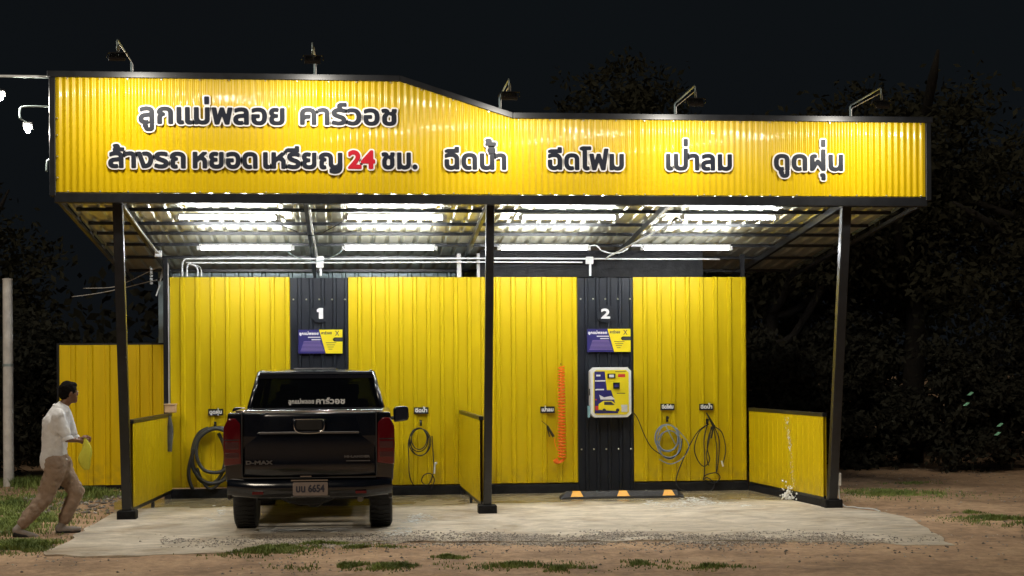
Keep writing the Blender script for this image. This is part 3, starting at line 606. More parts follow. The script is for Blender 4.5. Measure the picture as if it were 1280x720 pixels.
pipe([at(843, 278, 20.2), at(800, 300, 21.1), at(770, 316, 21.9), at(762, 320, 22.2), at(757, 324, 22.5)], .012, 'white conduit slanting back under the roof of the empty bay')
pipe([at(733, 308, 22), at(745, 307, 22), at(752, 313, 22.05), at(762, 316, 22.1), at(774, 316, 22.1), at(783, 312, 22.05), at(789, 307, 22), at(804, 307, 22)], .009, 'white curved conduit joining the two right rear tube lights')
pipe([at(840, 277, 20.15), at(846, 273, 20), at(853, 277, 20)], .012, 'dark loop of cable hanging near the front right tube light', 'black')

# ------------------------------------------------------------------ side partitions
def partition(xn, xf, y0, y1, label, ztp=1.17):
    t = thing('partition', label, 'partition', ((xn + xf) / 2, (y0 + y1) / 2, 0), 'low yellow partitions beside the bays'); n = 3
    sh = Matrix.Identity(4); sh[0][1] = (xf - xn) / (y1 - y0); sh[0][3] = xn - sh[0][1] * y0
    def bx(a, b, c, d, e, f): return MB().box(a, b, c, d, e, f, sh)
    for k in range(n):
        a = y0 + (y1 - y0) * k / n; b = y0 + (y1 - y0) * (k + 1) / n; mb = MB(); prof = []; m_ = 5; st = (b - a) / m_
        for i in range(m_): prof += [(a + i * st, 0), (a + i * st + st * .7, 0), (a + i * st + st * .76, .004), (a + i * st + st * .92, .004)]
        prof.append((b, 0))
        for s in (-1, 1):
            mb.add([sh @ Vector((s * (.02 + h + .0012 * (k % 2)), y, z)) for y, h in prof for z in (.13, ztp)], [(2 * i, 2 * i + 2, 2 * i + 3, 2 * i + 1) for i in range(len(prof) - 1)])
        mb.build('panel_sheet', M['wall'], t)
    bx(-.03, .03, y0, y1, ztp, ztp + .05).build('top_rail', M['steel'], t, bevel=.004, seg=1)
    bx(-.012, .012, y0, y1, .08, .14).build('bottom_rail', M['steel'], t)
    for y in (y0 + .05, (y0 + y1) / 2, y1 - .1): bx(-.018, .018, y, y + .05, -.01, .085).build('foot', M['steel'], t)
    t['sh'] = 0; del t['sh']; return t, sh
partition(-2.65, -2.48, YP + .08, YW - .06, 'low yellow partition at the left side of the truck bay')
partition(1.71, 1.66, YP + .08, YW - .06, 'low yellow partition between the two bays behind the middle post')
p_, sh_ = partition(6.19, 5.94, YP + .08, YW - .06, 'low yellow partition at the right side of the empty bay, splashed with foam')
MB().box(-.034, .034, YP + .1, YW - .07, -.02, .085, sh_).build('curb', M['base'], p_)
sp = MB()
for i in range(190):
    f = random.random(); px = 984 + random.gauss(0, 1.6) + 6 * f; Yq = 21.1; z = 1.12 - f * .95
    if random.random() < .35: continue
    r = random.uniform(.003, .009) * (1 if f < .5 else .6); yy_ = 21.0 - .25 * f + random.gauss(0, .035); sp.ball((sh_ @ Vector((-.028, yy_, 0))).xy.to_3d() + Vector((0, 0, z)), r, 5, 4, (.4, 1, 1.6))
tag(sp.build('foam_splash', M['foam'], p_), kind='stuff')
b = MB()
for i in range(80): b.ball((5.99 + random.gauss(0, .045), 20.75 + random.gauss(0, .07), .015 + abs(random.gauss(0, .06)) * (1 if i % 3 else 1.8)), random.uniform(.006, .018), 6, 4)
tag(b.build('foam_heap', M['foam'], smooth=True), 'small heap of white foam at the foot of the right partition', 'foam', kind='stuff')

# ------------------------------------------------------------------ left fence, pole, box with cloth, wires
fe = thing('yellow_fence', 'tall yellow corrugated fence panel left behind the walking man', 'fence', (-3.5, 24.6, 0)); fl = at(75, 612, 24.6).x; fr = at(208, 600, 24.6).x; fm = at(160, 500, 24.6).x
corr('fence_sheet', fl, fm, 24.6, .06, 2.22, M['fence'], fe, pitch=.23, sheet=.95); corr('fence_sheet', fm, fr, 24.6, .06, 2.22, M['fence'], fe, pitch=.23, sheet=.95)
MB().box(fl - .03, fr, 24.62, 24.67, 2.2, 2.25).build('top_rail', M['steel'], fe); MB().box(fl - .035, fl - .003, 24.58, 24.64, -.05, 2.25).build('fence_post', M['steel'], fe)
MB().box(fl, fr, 24.6, 24.68, -.08, .06).build('base_rail', M['base'], fe)
t = thing('pole', 'pale round concrete pole at the left edge of the picture', 'pole', (-5.44, 25.4, 0))
c = at(11, 608, 25.4); t.location = (c.x, 25.4, -.06); zz = at(11, 350, 25.4).z
MB().lathe([(.085, -.1), (.083, 0), (.075, zz)], 18, Matrix.Translation((c.x, 25.4, 0))).build('shaft', M['polewhite'], t, smooth='auto')
MB().lathe([(.08, zz), (.08, zz + .02), (.02, zz + .03)], 18, Matrix.Translation((c.x, 25.4, 0))).build('cap', M['polewhite'], t)
MB().lathe([(.084, 1.9), (.084, 1.94)], 18, Matrix.Translation((c.x, 25.4, 0))).build('band', M['galv2'], t)
a = at(206, 516, 22.3); b = at(220, 506, 22.3)
t = thing('switch_box', 'small tan box on the end of the left partition', 'box', (a.x, 22.3, a.z)); MB().box(a.x, b.x, 22.24, 22.4, a.z, b.z).build('box', M['steelbox'], t, bevel=.012)
MB().box(a.x - .008, b.x + .008, 22.23, 22.41, b.z - .002, b.z + .015).build('lid', M['steelbox'], t, bevel=.004)
mb = MB(); ctr = at(212, 518, 22.2); N = 14
for i in range(N + 1):
    f = i / N; w = .012 + .035 * math.sin(PI * min(1, f * .8)) ; 
    for j in range(8): aa = 2 * PI * j / 8; mb.v.append((ctr.x + math.cos(aa) * w * (1 + .2 * math.sin(3 * aa + f * 5)), 22.2 + math.sin(aa) * w * .5, ctr.z - f * .52))
mb.f = [(i * 8 + j, i * 8 + (j + 1) % 8, (i + 1) * 8 + (j + 1) % 8, (i + 1) * 8 + j) for i in range(N) for j in range(8)] + [tuple(range(8))]; mb.m = [0] * len(mb.f)
tag(mb.build('cloth', M['cloth'], smooth=True), 'grey wiping cloth hanging from the left partition end', 'cloth')
for pts, lab in (([(200, 333, 22.8), (185, 340, 23.2), (160, 352, 23.8), (140, 359, 24.3), (104, 360.5, 25)], 'upper thin wire drooping left from the wall post'), ([(196, 350, 22.8), (182, 353, 23.2), (150, 361, 24), (120, 367, 24.6), (90, 371, 25)], 'lower thin wire drooping left from the wall post')):
    pipe([at(*p) for p in pts], .006, lab, 'polewhite', 'wire', 'wire', 'wires at the left of the wall')
t = thing('insulator_rack', 'pale insulator rack with four knobs hanging left of the wall post', 'insulator', at(189, 352, 22.8)); c = at(189, 345, 22.8)
MB().tube([c + Vector((-.012, .02, .14)), c + Vector((-.012, .02, -.12))], .006, 6).build('rod', M['galv2'], t)
for i in range(5): MB().lathe([(.012, -.018), (.026, -.01), (.018, 0), (.026, .01), (.012, .018)], 10, Matrix.Translation(c + Vector((0, 0, .1 - i * .05)))).build('insulator', M['white'], t, smooth=True)
pipe([at(211, 331, 22.7), at(205, 333, 22.65), at(202, 342, 22.65), at(200, 352, 22.65), at(203, 345, 22.6), at(207, 338, 22.6)], .007, 'looped cable with a bare end beside the wall post', 'polewhite', 'cable', 'cable', 'wires at the left of the wall')
pipe([at(200, 356, 22.6), at(197, 364, 22.6), at(195, 370, 22.6)], .01, 'short cable end hanging left of the wall post', 'polewhite', 'cable', 'cable', 'wires at the left of the wall')

# ------------------------------------------------------------------ hoses and tools on the wall
def hook(t, px, py, Y=YW - .03):
    c = at(px, py, Y); MB().tube([c, c + Vector((0, -.05, 0)), c + Vector((0, -.09, .03))], .009, 6).build('hook', M['black'], t)
    MB().box(c.x - .018, c.x + .018, Y - .004, Y, c.z - .04, c.z + .045).build('hook_plate', M['black'], t)
def coil(px, py, rx, rz, n, seedv, Y, jit=.02, dy=.02):
    c = at(px, py, Y); rnd = random.Random(seedv); pts = []
    for k in range(n):
        jx, jz = rnd.uniform(-jit, jit), rnd.uniform(-jit, jit); sx_, sz_ = rx * rnd.uniform(.86, 1.06), rz * rnd.uniform(.88, 1.08)
        for j in range(10): a = PI / 2 + 2 * PI * j / 10; pts.append(Vector((c.x + jx + math.cos(a) * sx_, Y - dy * (k % 3) - .01, c.z + rz + (math.sin(a) - 1) * sz_ + jz * .3)))
    return pts
YH = YW - .07
t = thing('vacuum_hose', 'thick black corrugated vacuum hose coiled on the left wall beside the truck', 'hose', at(262, 610, YH), 'hoses hung on the back wall'); hook(t, 269, 531)
m1 = MB().tube(spline(coil(262, 570, .25, .40, 1, 3, YH), 4), .026, 10)
pts = [at(*p, YH - .04) for p in ((300, 540), (285, 536), (268, 535), (253, 541), (242, 560), (240, 580), (248, 596), (262, 604), (280, 600), (292, 585))]; m1.tube(spline(pts, 5), .026, 10)
pts = [at(*p, YH - .08) for p in ((292, 580), (275, 590), (256, 588), (246, 572), (247, 552), (258, 540), (272, 536), (288, 542))]; m1.tube(spline(pts, 5), .026, 10)
m1.build('hose', M['greyhose'], t, smooth=True)
m2 = MB(); m2.tube(spline([at(*p, YH - .06) for p in ((243, 560), (237, 580), (236, 597), (241, 612))], 5), .026, 10); m2.tube(spline([at(*p, YH - .03) for p in ((246, 585), (252, 600), (262, 611), (272, 606), (284, 592))], 5), .022, 10); m2.build('loose_end', M['rubber'], t, smooth=True)
t = thing('spray_hose', 'thin black hose coiled on the wall between truck and middle post', 'hose', at(526, 606, YH), 'hoses hung on the back wall'); hook(t, 526, 529)
m1 = MB().tube(spline(coil(525, 553, .15, .20, 2, 11, YH, .02), 4), .0075, 7); m1.tube(spline(coil(523, 549, .13, .16, 2, 5, YH - .01, .02), 4), .0075, 7)
m1.tube(spline([at(*p, YH - .03) for p in ((540, 545), (541, 560), (542, 575), (542, 590), (537, 604), (531, 606), (527, 601), (530, 594), (538, 592), (543, 600), (539, 611))], 5), .008, 7)
m1.tube(spline([at(*p, YH - .03) for p in ((519, 536), (511, 550), (511, 575), (512, 595), (517, 607))], 5), .0075, 7); m1.build('hose', M['rubber'], t, smooth=True)
MB().tube([at(544, 578, YH - .05), at(543, 592, YH - .05)], .012, 8).build('spray_nozzle', M['white'], t); MB().ball(at(545, 579, YH - .06), .02, 8, 6).build('coupling', M['white'], t)
# orange spiral hose with air gun
t = thing('air_hose', 'bright orange spiral air hose with black blow gun by the right black strip', 'hose', at(700, 578, YH), 'hoses hung on the back wall')
top = at(701, 458, YH); bot = at(702, 572, YH); pts = []; turns = 30
for i in range(turns * 8 + 1):
    f = i / (turns * 8); a = i * PI / 4; w = .044 + .014 * f; c = top.lerp(bot, f); pts.append(c + Vector((math.cos(a) * w, -.05 + math.sin(a) * w, 0)))
m1 = MB().tube(pts, .0095, 6); pts = []
for i in range(10 * 8):
    f = i / 79; a = i * PI / 4; th_ = PI * (1 + f); c = Vector((bot.x - .045 + .05 * math.cos(th_ + PI * 1.0 + PI), 0, bot.z - .02 + .05 * math.sin(th_))); rr = .03
    pts.append(Vector((c.x + math.cos(a) * rr, YH - .05 + math.sin(a) * rr, c.z + math.cos(a) * .012)))
m1.tube(pts, .0095, 6); m1.tube(spline([at(697, 563, YH - .06), at(694, 556, YH - .06), at(693, 548, YH - .05)], 4), .006, 6); m1.build('spiral_hose', M['orange'], t, smooth=True)
g0 = at(684, 532, YH); g1 = at(692, 546, YH); m1 = MB(); m1.tube([g0, g1], [.014, .02], 8); m1.tube([at(684, 534, YH), at(687, 546, YH)], .010, 6); m1.tube([at(677, 526, YH), at(684, 532, YH)], .005, 6); m1.build('blow_gun', M['black'], t)
MB().tube([at(701, 455, YH + .03), at(701, 455, YH - .06)], .01, 6).build('hook', M['black'], t)
# foam hose
t = thing('foam_hose', 'grey-blue foam hose in a round coil on the right yellow wall', 'hose', at(836, 580, YH), 'hoses hung on the back wall'); hook(t, 834, 524)
m1 = MB().tube(spline(coil(834, 548, .175, .205, 4, 21, YH, .018), 4), .009, 8); m1.tube(spline(coil(838, 556, .17, .21, 2, 8, YH - .03, .03), 4), .008, 8)
m1.tube(spline([at(*p, YH - .05) for p in ((845, 535), (858, 550), (861, 560), (853, 573), (838, 580), (824, 574))], 5), .007, 7); m1.build('hose', M['bluehose'], t, smooth=True)
MB().tube(spline([at(*p, YH - .04) for p in ((790, 514), (797, 523), (806, 545), (815, 560), (828, 569), (838, 573), (850, 565), (853, 548))], 5), .007, 7).build('supply_hose', M['rubber'], t, smooth=True)
MB().tube([at(832, 532, YH - .07), at(844, 555, YH - .07)], .008, 7).build('lance', M['galv2'], t)
# right spray hose with gun
t = thing('spray_hose', 'tangled thin black spray hose with lance, rightmost on the back wall', 'hose', at(886, 612, YH), 'hoses hung on the back wall'); hook(t, 884, 527)
m1 = MB()
for P_ in (((886, 530), (872, 540), (858, 565), (846, 595), (847, 608), (858, 614), (885, 615), (893, 605), (884, 597), (879, 600), (882, 594), (895, 591), (900, 597), (893, 604), (881, 600)),
           ((886, 530), (874, 540), (868, 560), (872, 575), (880, 583), (887, 575), (884, 560), (886, 545), (891, 532)), ((890, 532), (902, 540), (907, 560), (905, 575), (903, 582)),
           ((884, 532), (880, 550), (881, 575), (880, 597)), ((892, 534), (896, 560), (895, 592)), ((893, 534), (899, 550), (898, 575), (896, 590)), ((889, 533), (886, 552), (883, 570), (886, 582))):
    m1.tube(spline([at(p[0], p[1], YH - .01 - random.random() * .05) for p in P_], 5), .0078, 7)
m1.build('hose', M['rubber'], t, smooth=True)
m1 = MB(); m1.tube([at(883, 516, YH - .08), at(893, 534, YH - .08)], [.01, .022], 8); m1.tube([at(892, 531, YH - .08), at(889, 548, YH - .08)], .014, 8); m1.build('spray_gun', M['black'], t)
MB().tube([at(902, 576, YH - .06), at(904, 583, YH - .06)], .013, 8).build('nozzle', M['white'], t)
# thin cable tie: air hose done.  control box
a = at(738.5, 522, YW - .2); b = at(789, 459, YW - .2); Yq = YW - .2; w = b.x - a.x; h = b.z - a.z; q = .055
t = thing('control_box', 'white framed coin control box with blue and yellow front on the right black strip', 'control box', ((a.x + b.x) / 2, Yq, a.z))
def octo(x0, x1, z0, z1, c): return [(x0 + c, z0), (x1 - c, z0), (x1, z0 + c), (x1, z1 - c), (x1 - c, z1), (x0 + c, z1), (x0, z1 - c), (x0, z0 + c)]
MB().prism(octo(a.x, b.x, a.z, b.z, q), 'y', Yq, YW - .005).build('case', M['white'], t, bevel=.006)
MB().prism(octo(a.x + .04, b.x - .04, a.z + .04, b.z - .04, q * .7), 'y', Yq - .006, Yq - .001).build('front_plate', M['yprint'], t)
def R_(u0, u1, v0, v1, m_, nm_, dy=.009, par=None): return MB().box(a.x + .04 + u0 * (w - .08), a.x + .04 + u1 * (w - .08), Yq - dy, Yq - .0065, a.z + .04 + v0 * (h - .08), a.z + .04 + v1 * (h - .08)).build(nm_, M[m_], par or t)
def S_(u, v): return (a.x + .04 + u * (w - .08), a.z + .04 + v * (h - .08))
MB().prism([S_(.03, .03), S_(.70, .03), S_(.5, .55), S_(.38, .55), S_(.32, .97), S_(.03, .97)], 'y', Yq - .0085, Yq - .0065).build('blue_field', M['blue'], t)
R_(.40, .62, .82, .92, 'blacksheet', 'display', .02); R_(.44, .58, .84, .90, 'white', 'display_digits', .022); R_(.7, .9, .84, .91, 'redprint', 'red_label')
R_(.08, .2, .86, .9, 'let_white', 'text_line'); R_(.1, .34, .745, .775, 'let_white', 'text_line'); R_(.08, .3, .55, .58, 'let_white', 'text_line'); R_(.62, .92, .955, .97, 'ink', 'text_line'); R_(.66, .9, .47, .485, 'ink', 'text_line')
R_(.56, .74, .58, .72, 'blacksheet', 'coin_slot', .03); R_(.585, .715, .62, .68, 'blue', 'coin_plate', .032); R_(.05, .14, .1, .2, 'redprint', 'red_label'); R_(.78, .96, .06, .22, 'polewhite', 'sticker')
for i, v in enumerate((.76, .56, .34)): MB().lathe([(.011, 0), (.011, .014)], 12, Matrix.Translation((S_(.07, v)[0], Yq - .007, S_(.07, v)[1])) @ Matrix.Rotation(PI / 2, 4, 'X')).build('button', M['let_white' if i < 2 else 'redprint'], t)
car = MB().prism([S_(.14, .11), S_(.78, .07), S_(.80, .16), S_(.66, .22), S_(.52, .31), S_(.28, .31), S_(.14, .24)], 'y', Yq - .0105, Yq - .009).build('printed_car', M['yprint'], t)
MB().prism([S_(.30, .22), S_(.60, .215), S_(.50, .29), S_(.30, .29)], 'y', Yq - .012, Yq - .0108).build('printed_window', M['ink'], car)
for u in (.30, .68): MB().lathe([(.026, 0), (.026, .002)], 14, Matrix.Translation((S_(u, .10)[0], Yq - .0107, S_(u, .10)[1])) @ Matrix.Rotation(PI / 2, 4, 'X')).build('printed_wheel', M['ink'], car)
MB().prism([S_(.2, .34), S_(.62, .34), S_(.5, .42), S_(.3, .39), S_(.16, .45)], 'y', Yq - .0105, Yq - .009).build('printed_splash', M['let_white'], t)
MB().box(a.x - .03, a.x - .004, Yq + .03, Yq + .12, a.z + .0, a.z + .17).build('card_holder', M['cyan'], t, bevel=.004); MB().box(a.x - .012, a.x - .001, Yq + .04, Yq + .09, a.z + .32, a.z + .42).build('latch', M['black'], t)


# ------------------------------------------------------------------ wheel stop
a = gr(700, 623.5); b = gr(857, 622.5); t = thing('wheel_stop', 'black rubber wheel stop with three amber reflectors in front of the right black strip', 'wheel stop', ((a.x + b.x) / 2, 21.5, 0))
prof = [(-.09, 0), (.09, 0), (.085, .03), (.045, .1), (-.04, .1), (-.085, .03)]
x0w, x1w = a.x, b.x; yc = 21.55; mb = MB(); n = 6
st_ = [(x0w, .35), (x0w + .09, 1), (x1w - .09, 1), (x1w, .35)]
mb.add([(x_, yc + p[0], max(.004, p[1] * s_2)) for x_, s_2 in st_ for p in prof], [tuple(range(6)), tuple(range(18, 24))[::-1]] + [(i * 6 + (j + 1) % 6, i * 6 + j, (i + 1) * 6 + j, (i + 1) * 6 + (j + 1) % 6) for i in range(3) for j in range(6)])
mb.build('block', M['rubber'], t)
for f in (.13, .505, .875):
    xc_ = x0w + (x1w - x0w) * f; zA, zB = .03, .1
    MB().add([(xc_ - .09, yc - .0885, zA + .002), (xc_ + .09, yc - .0885, zA + .002), (xc_ + .055, yc - .044, zB), (xc_ - .055, yc - .044, zB), (xc_ + .05, yc + .04, zB + .003), (xc_ - .05, yc + .04, zB + .003), (xc_ + .055, yc - .043, zB + .003), (xc_ - .055, yc - .043, zB + .003)], [(0, 1, 2, 3), (3, 2, 6, 7), (7, 6, 4, 5)]).build('reflector', M['amber'], t)
for f in (.3, .7): MB().lathe([(.018, 0), (.018, .004)], 10, Matrix.Translation((x0w + (x1w - x0w) * f, yc, .1005))).build('bolt', M['galv2'], t)
# socket and white cable by the right post
a = at(1050, 606, YP - .03); b = at(1050, 591, YP - .03)
t = thing('power_socket', 'white power socket hanging on the right post with its cable on the ground', 'socket', (a.x, YP, a.z)); xx = 6.25 + .062
MB().box(xx, xx + .05, YP - .06, YP - .0, a.z - .01, b.z).build('socket', M['white'], t, bevel=.006); MB().box(xx + .012, xx + .038, YP - .066, YP - .06, a.z + .04, a.z + .1).build('outlet_face', M['pvc'], t)
MB().tube(spline([(xx + .025, YP - .03, a.z), (xx + .03, YP - .05, .12), (xx + .08, YP - .1, .02), (xx + .18, YP - .14, .012), gr(1075, 635, .012), gr(1090, 636, .012), gr(1100, 639, .01)], 5), .009, 7).build('cable', M['pvc'], t, smooth=True)

# ------------------------------------------------------------------ foam on the floor
def foam(cx, cy, pts, label):
    mb = MB()
    for (px, py, rx, ry, n) in pts:
        for i in range(n):
            q = gr(px + random.gauss(0, rx), py + random.gauss(0, ry), 0); r = random.uniform(.004, .02)
            if not inside(q.x, q.y): continue
            mb.ball((q.x, q.y, .002), r, 7, 4, (random.uniform(.8, 2.2), random.uniform(.8, 1.5), .12))
    tag(mb.build('foam', M['foam'], smooth=True), label, 'foam', kind='stuff')
foam(0, 0, [(868, 625, 10, 1.8, 150), (885, 629, 14, 1.2, 110), (835, 630, 18, 1.2, 60), (845, 633, 10, 1.1, 40), (930, 632, 12, .7, 30), (815, 628, 6, 1, 20)], 'streaks of white soap foam on the floor right of the wheel stop')
foam(0, 0, [(522, 645, 7, 2, 90), (515, 651, 9, 1.5, 60), (505, 663, 8, 2.2, 90), (495, 668, 10, 1.5, 60), (485, 674, 5, 1.5, 30)], 'white soap foam on the floor right of the truck')
foam(0, 0, [(275, 640, 5, 3, 50), (262, 650, 5, 2, 25)], 'white soap foam on the floor left of the truck')

# ------------------------------------------------------------------ pickup truck (built at the origin, tail at y = 0)
tr = thing('pickup_truck', 'black double cab pickup truck parked nose-in in the left bay, seen from behind', 'pickup truck')
def arc(cy, cz, r, a0, a1, n=9): return [(cy + r * math.cos(math.radians(a0 + (a1 - a0) * i / n)), cz + r * math.sin(math.radians(a0 + (a1 - a0) * i / n))) for i in range(n + 1)]
prof = [(.10, .60), (.07, .80), (.05, 1.10), (.06, 1.36), (1.60, 1.37), (1.66, 1.355), (1.70, 1.13), (3.60, 1.13), (4.2, 1.10), (4.8, 1.02), (5.02, .92), (5.1, .7), (5.08, .42), (4.70, .40)] + arc(4.2, .40, .47, 5, 175) + [(3.70, .36), (1.64, .36)] + arc(1.15, .40, .47, 5, 175) + [(.60, .55)]
me_b = MB(); stations = [(-.93, .0), (-.93, 0)]
me_b.prism(prof, 'x', -.925, .925)
ob = me_b.build('body', M['paint'], tr)
cut = MB().box(-.80, .80, .12, 1.56, .80, 1.5).build('cutter', M['paint'])
cut2 = MB().box(-.66, .66, -.2, 4.9, .2, .52).build('cutter', M['paint'])
for ct in (cut, cut2):
    md = ob.modifiers.new('b', 'BOOLEAN'); md.operation = 'DIFFERENCE'; md.object = ct; md.solver = 'EXACT'
md = ob.modifiers.new('bev', 'BEVEL'); md.width = .035; md.segments = 3; md.limit_method = 'ANGLE'; md.angle_limit = math.radians(50)
bpy.context.view_layer.update(); nm_ = bpy.data.meshes.new_from_object(ob.evaluated_get(bpy.context.evaluated_depsgraph_get()))
ob.modifiers.clear(); ob.data = nm_; bpy.data.objects.remove(cut); bpy.data.objects.remove(cut2)
for v in nm_.vertices:                         # tumblehome and slight barrel of the flanks
    z = v.co.z; k = 1 - .045 * max(0, (z - .95) / .42) ** 2 - .04 * max(0, (.9 - z) / .5) ** 2
    if abs(v.co.x) > .7: v.co.x *= k
for p in nm_.polygons: p.use_smooth = False
# tailgate: panel with rounded corners, recess crease
def rrect(x0, x1, z0, z1, r, n=4):
    out = []
    for cx, cz, a0 in ((x1 - r, z0 + r, -90), (x1 - r, z1 - r, 0), (x0 + r, z1 - r, 90), (x0 + r, z0 + r, 180)):
        out += [(cx + r * math.cos(math.radians(a0 + 90 * i / n)), cz + r * math.sin(math.radians(a0 + 90 * i / n))) for i in range(n + 1)]
    return out
tg = MB(); xsn = [-.725, -.70, -.4, 0, .4, .70, .725]; zsn = [.655, .68, .80, .93, .96, 1.10, 1.25, 1.31, 1.345, 1.362, 1.355]; dsn = [.03, -.012, -.006, .002, -.002, .008, .018, .022, .03, .05, .08]
tg.add([(x_, .02 + d + .03 * (abs(x_) / .725) ** 6 + .012 * (x_ / .725) ** 2, z) for z, d in zip(zsn, dsn) for x_ in xsn], [(j * 7 + i, j * 7 + i + 1, (j + 1) * 7 + i + 1, (j + 1) * 7 + i) for j in range(len(zsn) - 1) for i in range(6)])
tgo = tg.build('tailgate', M['paint'], tr, smooth=True)
MB().box(-.54, .54, -.012, .004, 1.128, 1.150).build('trim_bar', M['rim'], tgo, bevel=.004)
MB().tube([(x_, .045 + .02 * (x_ / .8) ** 2, 1.372) for x_ in [-.80 + .1 * i for i in range(17)]], .014, 8).build('top_edge', M['chrome'], tgo, smooth=True)
mb = MB(); N = 16
for i in range(N + 1):
    f = i / N * 2 - 1; x_ = f * .56; h_ = .017 * (1 - abs(f) ** 2.2) + .002; y_ = .006 + .012 * (x_ / .725) ** 2
    mb.v += [(x_, y_ - .004, 1.140 - h_ * .6), (x_, y_ - .018, 1.14), (x_, y_ - .004, 1.14 + h_)]
mb.f = [q for i in range(N) for q in ((3 * i, 3 * i + 3, 3 * i + 4, 3 * i + 1), (3 * i + 1, 3 * i + 4, 3 * i + 5, 3 * i + 2))]; mb.m = [0] * len(mb.f); mb.build('chrome_strip', M['chrome'], tgo, smooth=True)
hd = MB().tube(spline([(-.16, -.005, 1.285), (-.155, -.012, 1.19), (-.11, -.016, 1.145), (0, -.02, 1.138), (.11, -.016, 1.145), (.155, -.012, 1.19), (.16, -.005, 1.285)], 4), .013, 8).build('handle_bezel', M['chrome'], tgo, smooth=True)
MB().prism(rrect(-.14, .14, 1.17, 1.28, .03), 'y', -.008, .012).build('handle', M['trim'], tgo, bevel=.004); MB().tube([(-.15, -.008, 1.288), (.15, -.008, 1.288)], .007, 6).build('handle_rim', M['chrome'], tgo)
letters(['D', '-', 'M', 'A', 'X'], tgo, -.69, -.40, .795, .045, .002, M['rim'], fat=.004, depth=.008, part='badge_letter')
letters(list('HI-LANDER'), tgo, .38, .66, .86, .03, .003, M['rim'], fat=.003, depth=.008, part='badge_letter'); MB().box(.40, .66, .001, .008, .822, .832).build('badge_bar', M['rim'], tgo)
MB().box(-.1, .02, .002, .012, .655, .667).build('latch_strip', M['chrome'], tgo)
for s in (-1, 1):
    def SX(a, b): return (a, b) if s > 0 else (-b, -a)
    tl = MB(); pr = [(.735, .80), (.925, .78), (.935, 1.0), (.93, 1.20), (.88, 1.30), (.80, 1.30), (.745, 1.24)]
    tl.prism([(s * x_, z_) for x_, z_ in (pr if s > 0 else pr[::-1])], 'y', .015, .20); l_ = tl.build('tail_light', M['red'], tr, bevel=.016, seg=3, smooth='auto')
    MB().box(*SX(.765, .915), .010, .03, .965, 1.04).build('reverse_lens', M['redclear'], l_, bevel=.006); MB().box(*SX(.765, .915), .011, .03, .865, .925).build('indicator_lens', M['redclear'], l_, bevel=.006)
    MB().box(*SX(.76, .92), .012, .03, 1.06, 1.07).build('lens_divider', M['trim'], l_)
for s in (-1, 1): MB().box(s * .7305 - .0045, s * .7305 + .0045, .008, .06, .66, 1.365).build('panel_gap', M['seat'], tr)
MB().box(-.725, .725, .012, .05, .640, .650).build('panel_gap', M['seat'], tr)
# bumper, plate, step
mb = MB(); bx_ = [-.90, -.84, -.6, -.3, 0, .3, .6, .84, .90]; bz = [(.42, .06), (.44, -.03), (.52, -.06), (.60, -.055), (.625, .0), (.63, .09)]
mb.add([(x_, y_ + .10 * (abs(x_) / .9) ** 5 + .04, z_ + (.02 if abs(x_) > .7 else 0)) for z_, y_ in bz for x_ in bx_], [(j * 9 + i, j * 9 + i + 1, (j + 1) * 9 + i + 1, (j + 1) * 9 + i) for j in range(5) for i in range(8)])
bu = mb.build('rear_bumper', M['paint'], tr, smooth=True); MB().box(-.2, .2, -.018, .0, .612, .626).build('bumper_step', M['chrome'], bu)
for s in (-1, 1): MB().box(min(s * .86, s * .905), max(s * .86, s * .905), .12, .62, .40, .58).build('bumper_end', M['paint'], bu, bevel=.02); MB().box(min(s * .5, s * .62), max(s * .5, s * .62), -.024, -.01, .47, .50).build('reflector', M['red'], bu)
pl = MB().prism(rrect(-.18, .20, .455, .60, .015), 'y', -.045, -.028).build('licence_plate', M['plate'], tr)
letters([('บ',), 'น', ' ', '6', '6', '5', '4'], pl, -.145, .165, .49, .07, -.0475, M['ink'], fat=.004, depth=.002, part='plate_letter'); MB().box(-.2, .22, -.035, -.022, .44, .452).build('plate_frame', M['rim'], pl)
# chassis, axle, exhaust, mud flaps
MB().tube([(-.7, 1.15, .36), (.7, 1.15, .36)], .05, 10).build('axle', M['trim'], tr); MB().ball((0, 1.15, .36), .14, 12, 8).build('differential', M['trim'], tr, smooth=True)
for s in (-1, 1): MB().box(s * .45 - .04, s * .45 + .04, .15, 4.8, .42, .53).build('chassis_rail', M['trim'], tr); MB().box(min(s * .68, s * .9), max(s * .68, s * .9), 1.66, 1.68, .2, .5).build('mud_flap', M['rubber'], tr)
MB().tube(spline([(.55, .1, .40), (.55, .6, .40), (.5, 1.6, .42)], 4), .035, 10).build('exhaust_pipe', M['rim'], tr); MB().ball((-.05, .65, .40), .32, 16, 8, (1, 1, .33)).build('spare_wheel', M['rubber'], tr)
# wheels
def wheel(x_, y_):
    s = 1 if x_ > 0 else -1; mx = Matrix.Translation((x_, y_, .375)) @ Matrix.Rotation(PI / 2 * s, 4, 'Y')
    ty = MB().lathe([(.22, -.125), (.33, -.132), (.36, -.118), (.375, -.09), (.377, 0), (.375, .09), (.36, .118), (.33, .132), (.22, .125)], 40, mx)
    w = ty.build('wheel', M['rubber'], tr, smooth='auto'); tr_ = MB()
    for i in range(40):
        m2 = mx @ Matrix.Rotation(2 * PI * i / 40, 4, 'Z'); tr_.box(.372, .384, -.014, .014, -.11, -.035, m2); tr_.box(.372, .384, -.004, .024, -.03, .03, m2); tr_.box(.372, .384, -.014, .014, .035, .11, m2)
    tag(tr_.build('tread', M['rubber'], w), kind='stuff')
    MB().lathe([(.215, .118), (.20, .10), (.07, .095), (.06, .12), (.0501, .121)], 24, mx).build('rim', M['rim'], w, smooth='auto')
for x_ in (-.775, .775):
    for y_ in (1.15, 4.2): wheel(x_, y_)
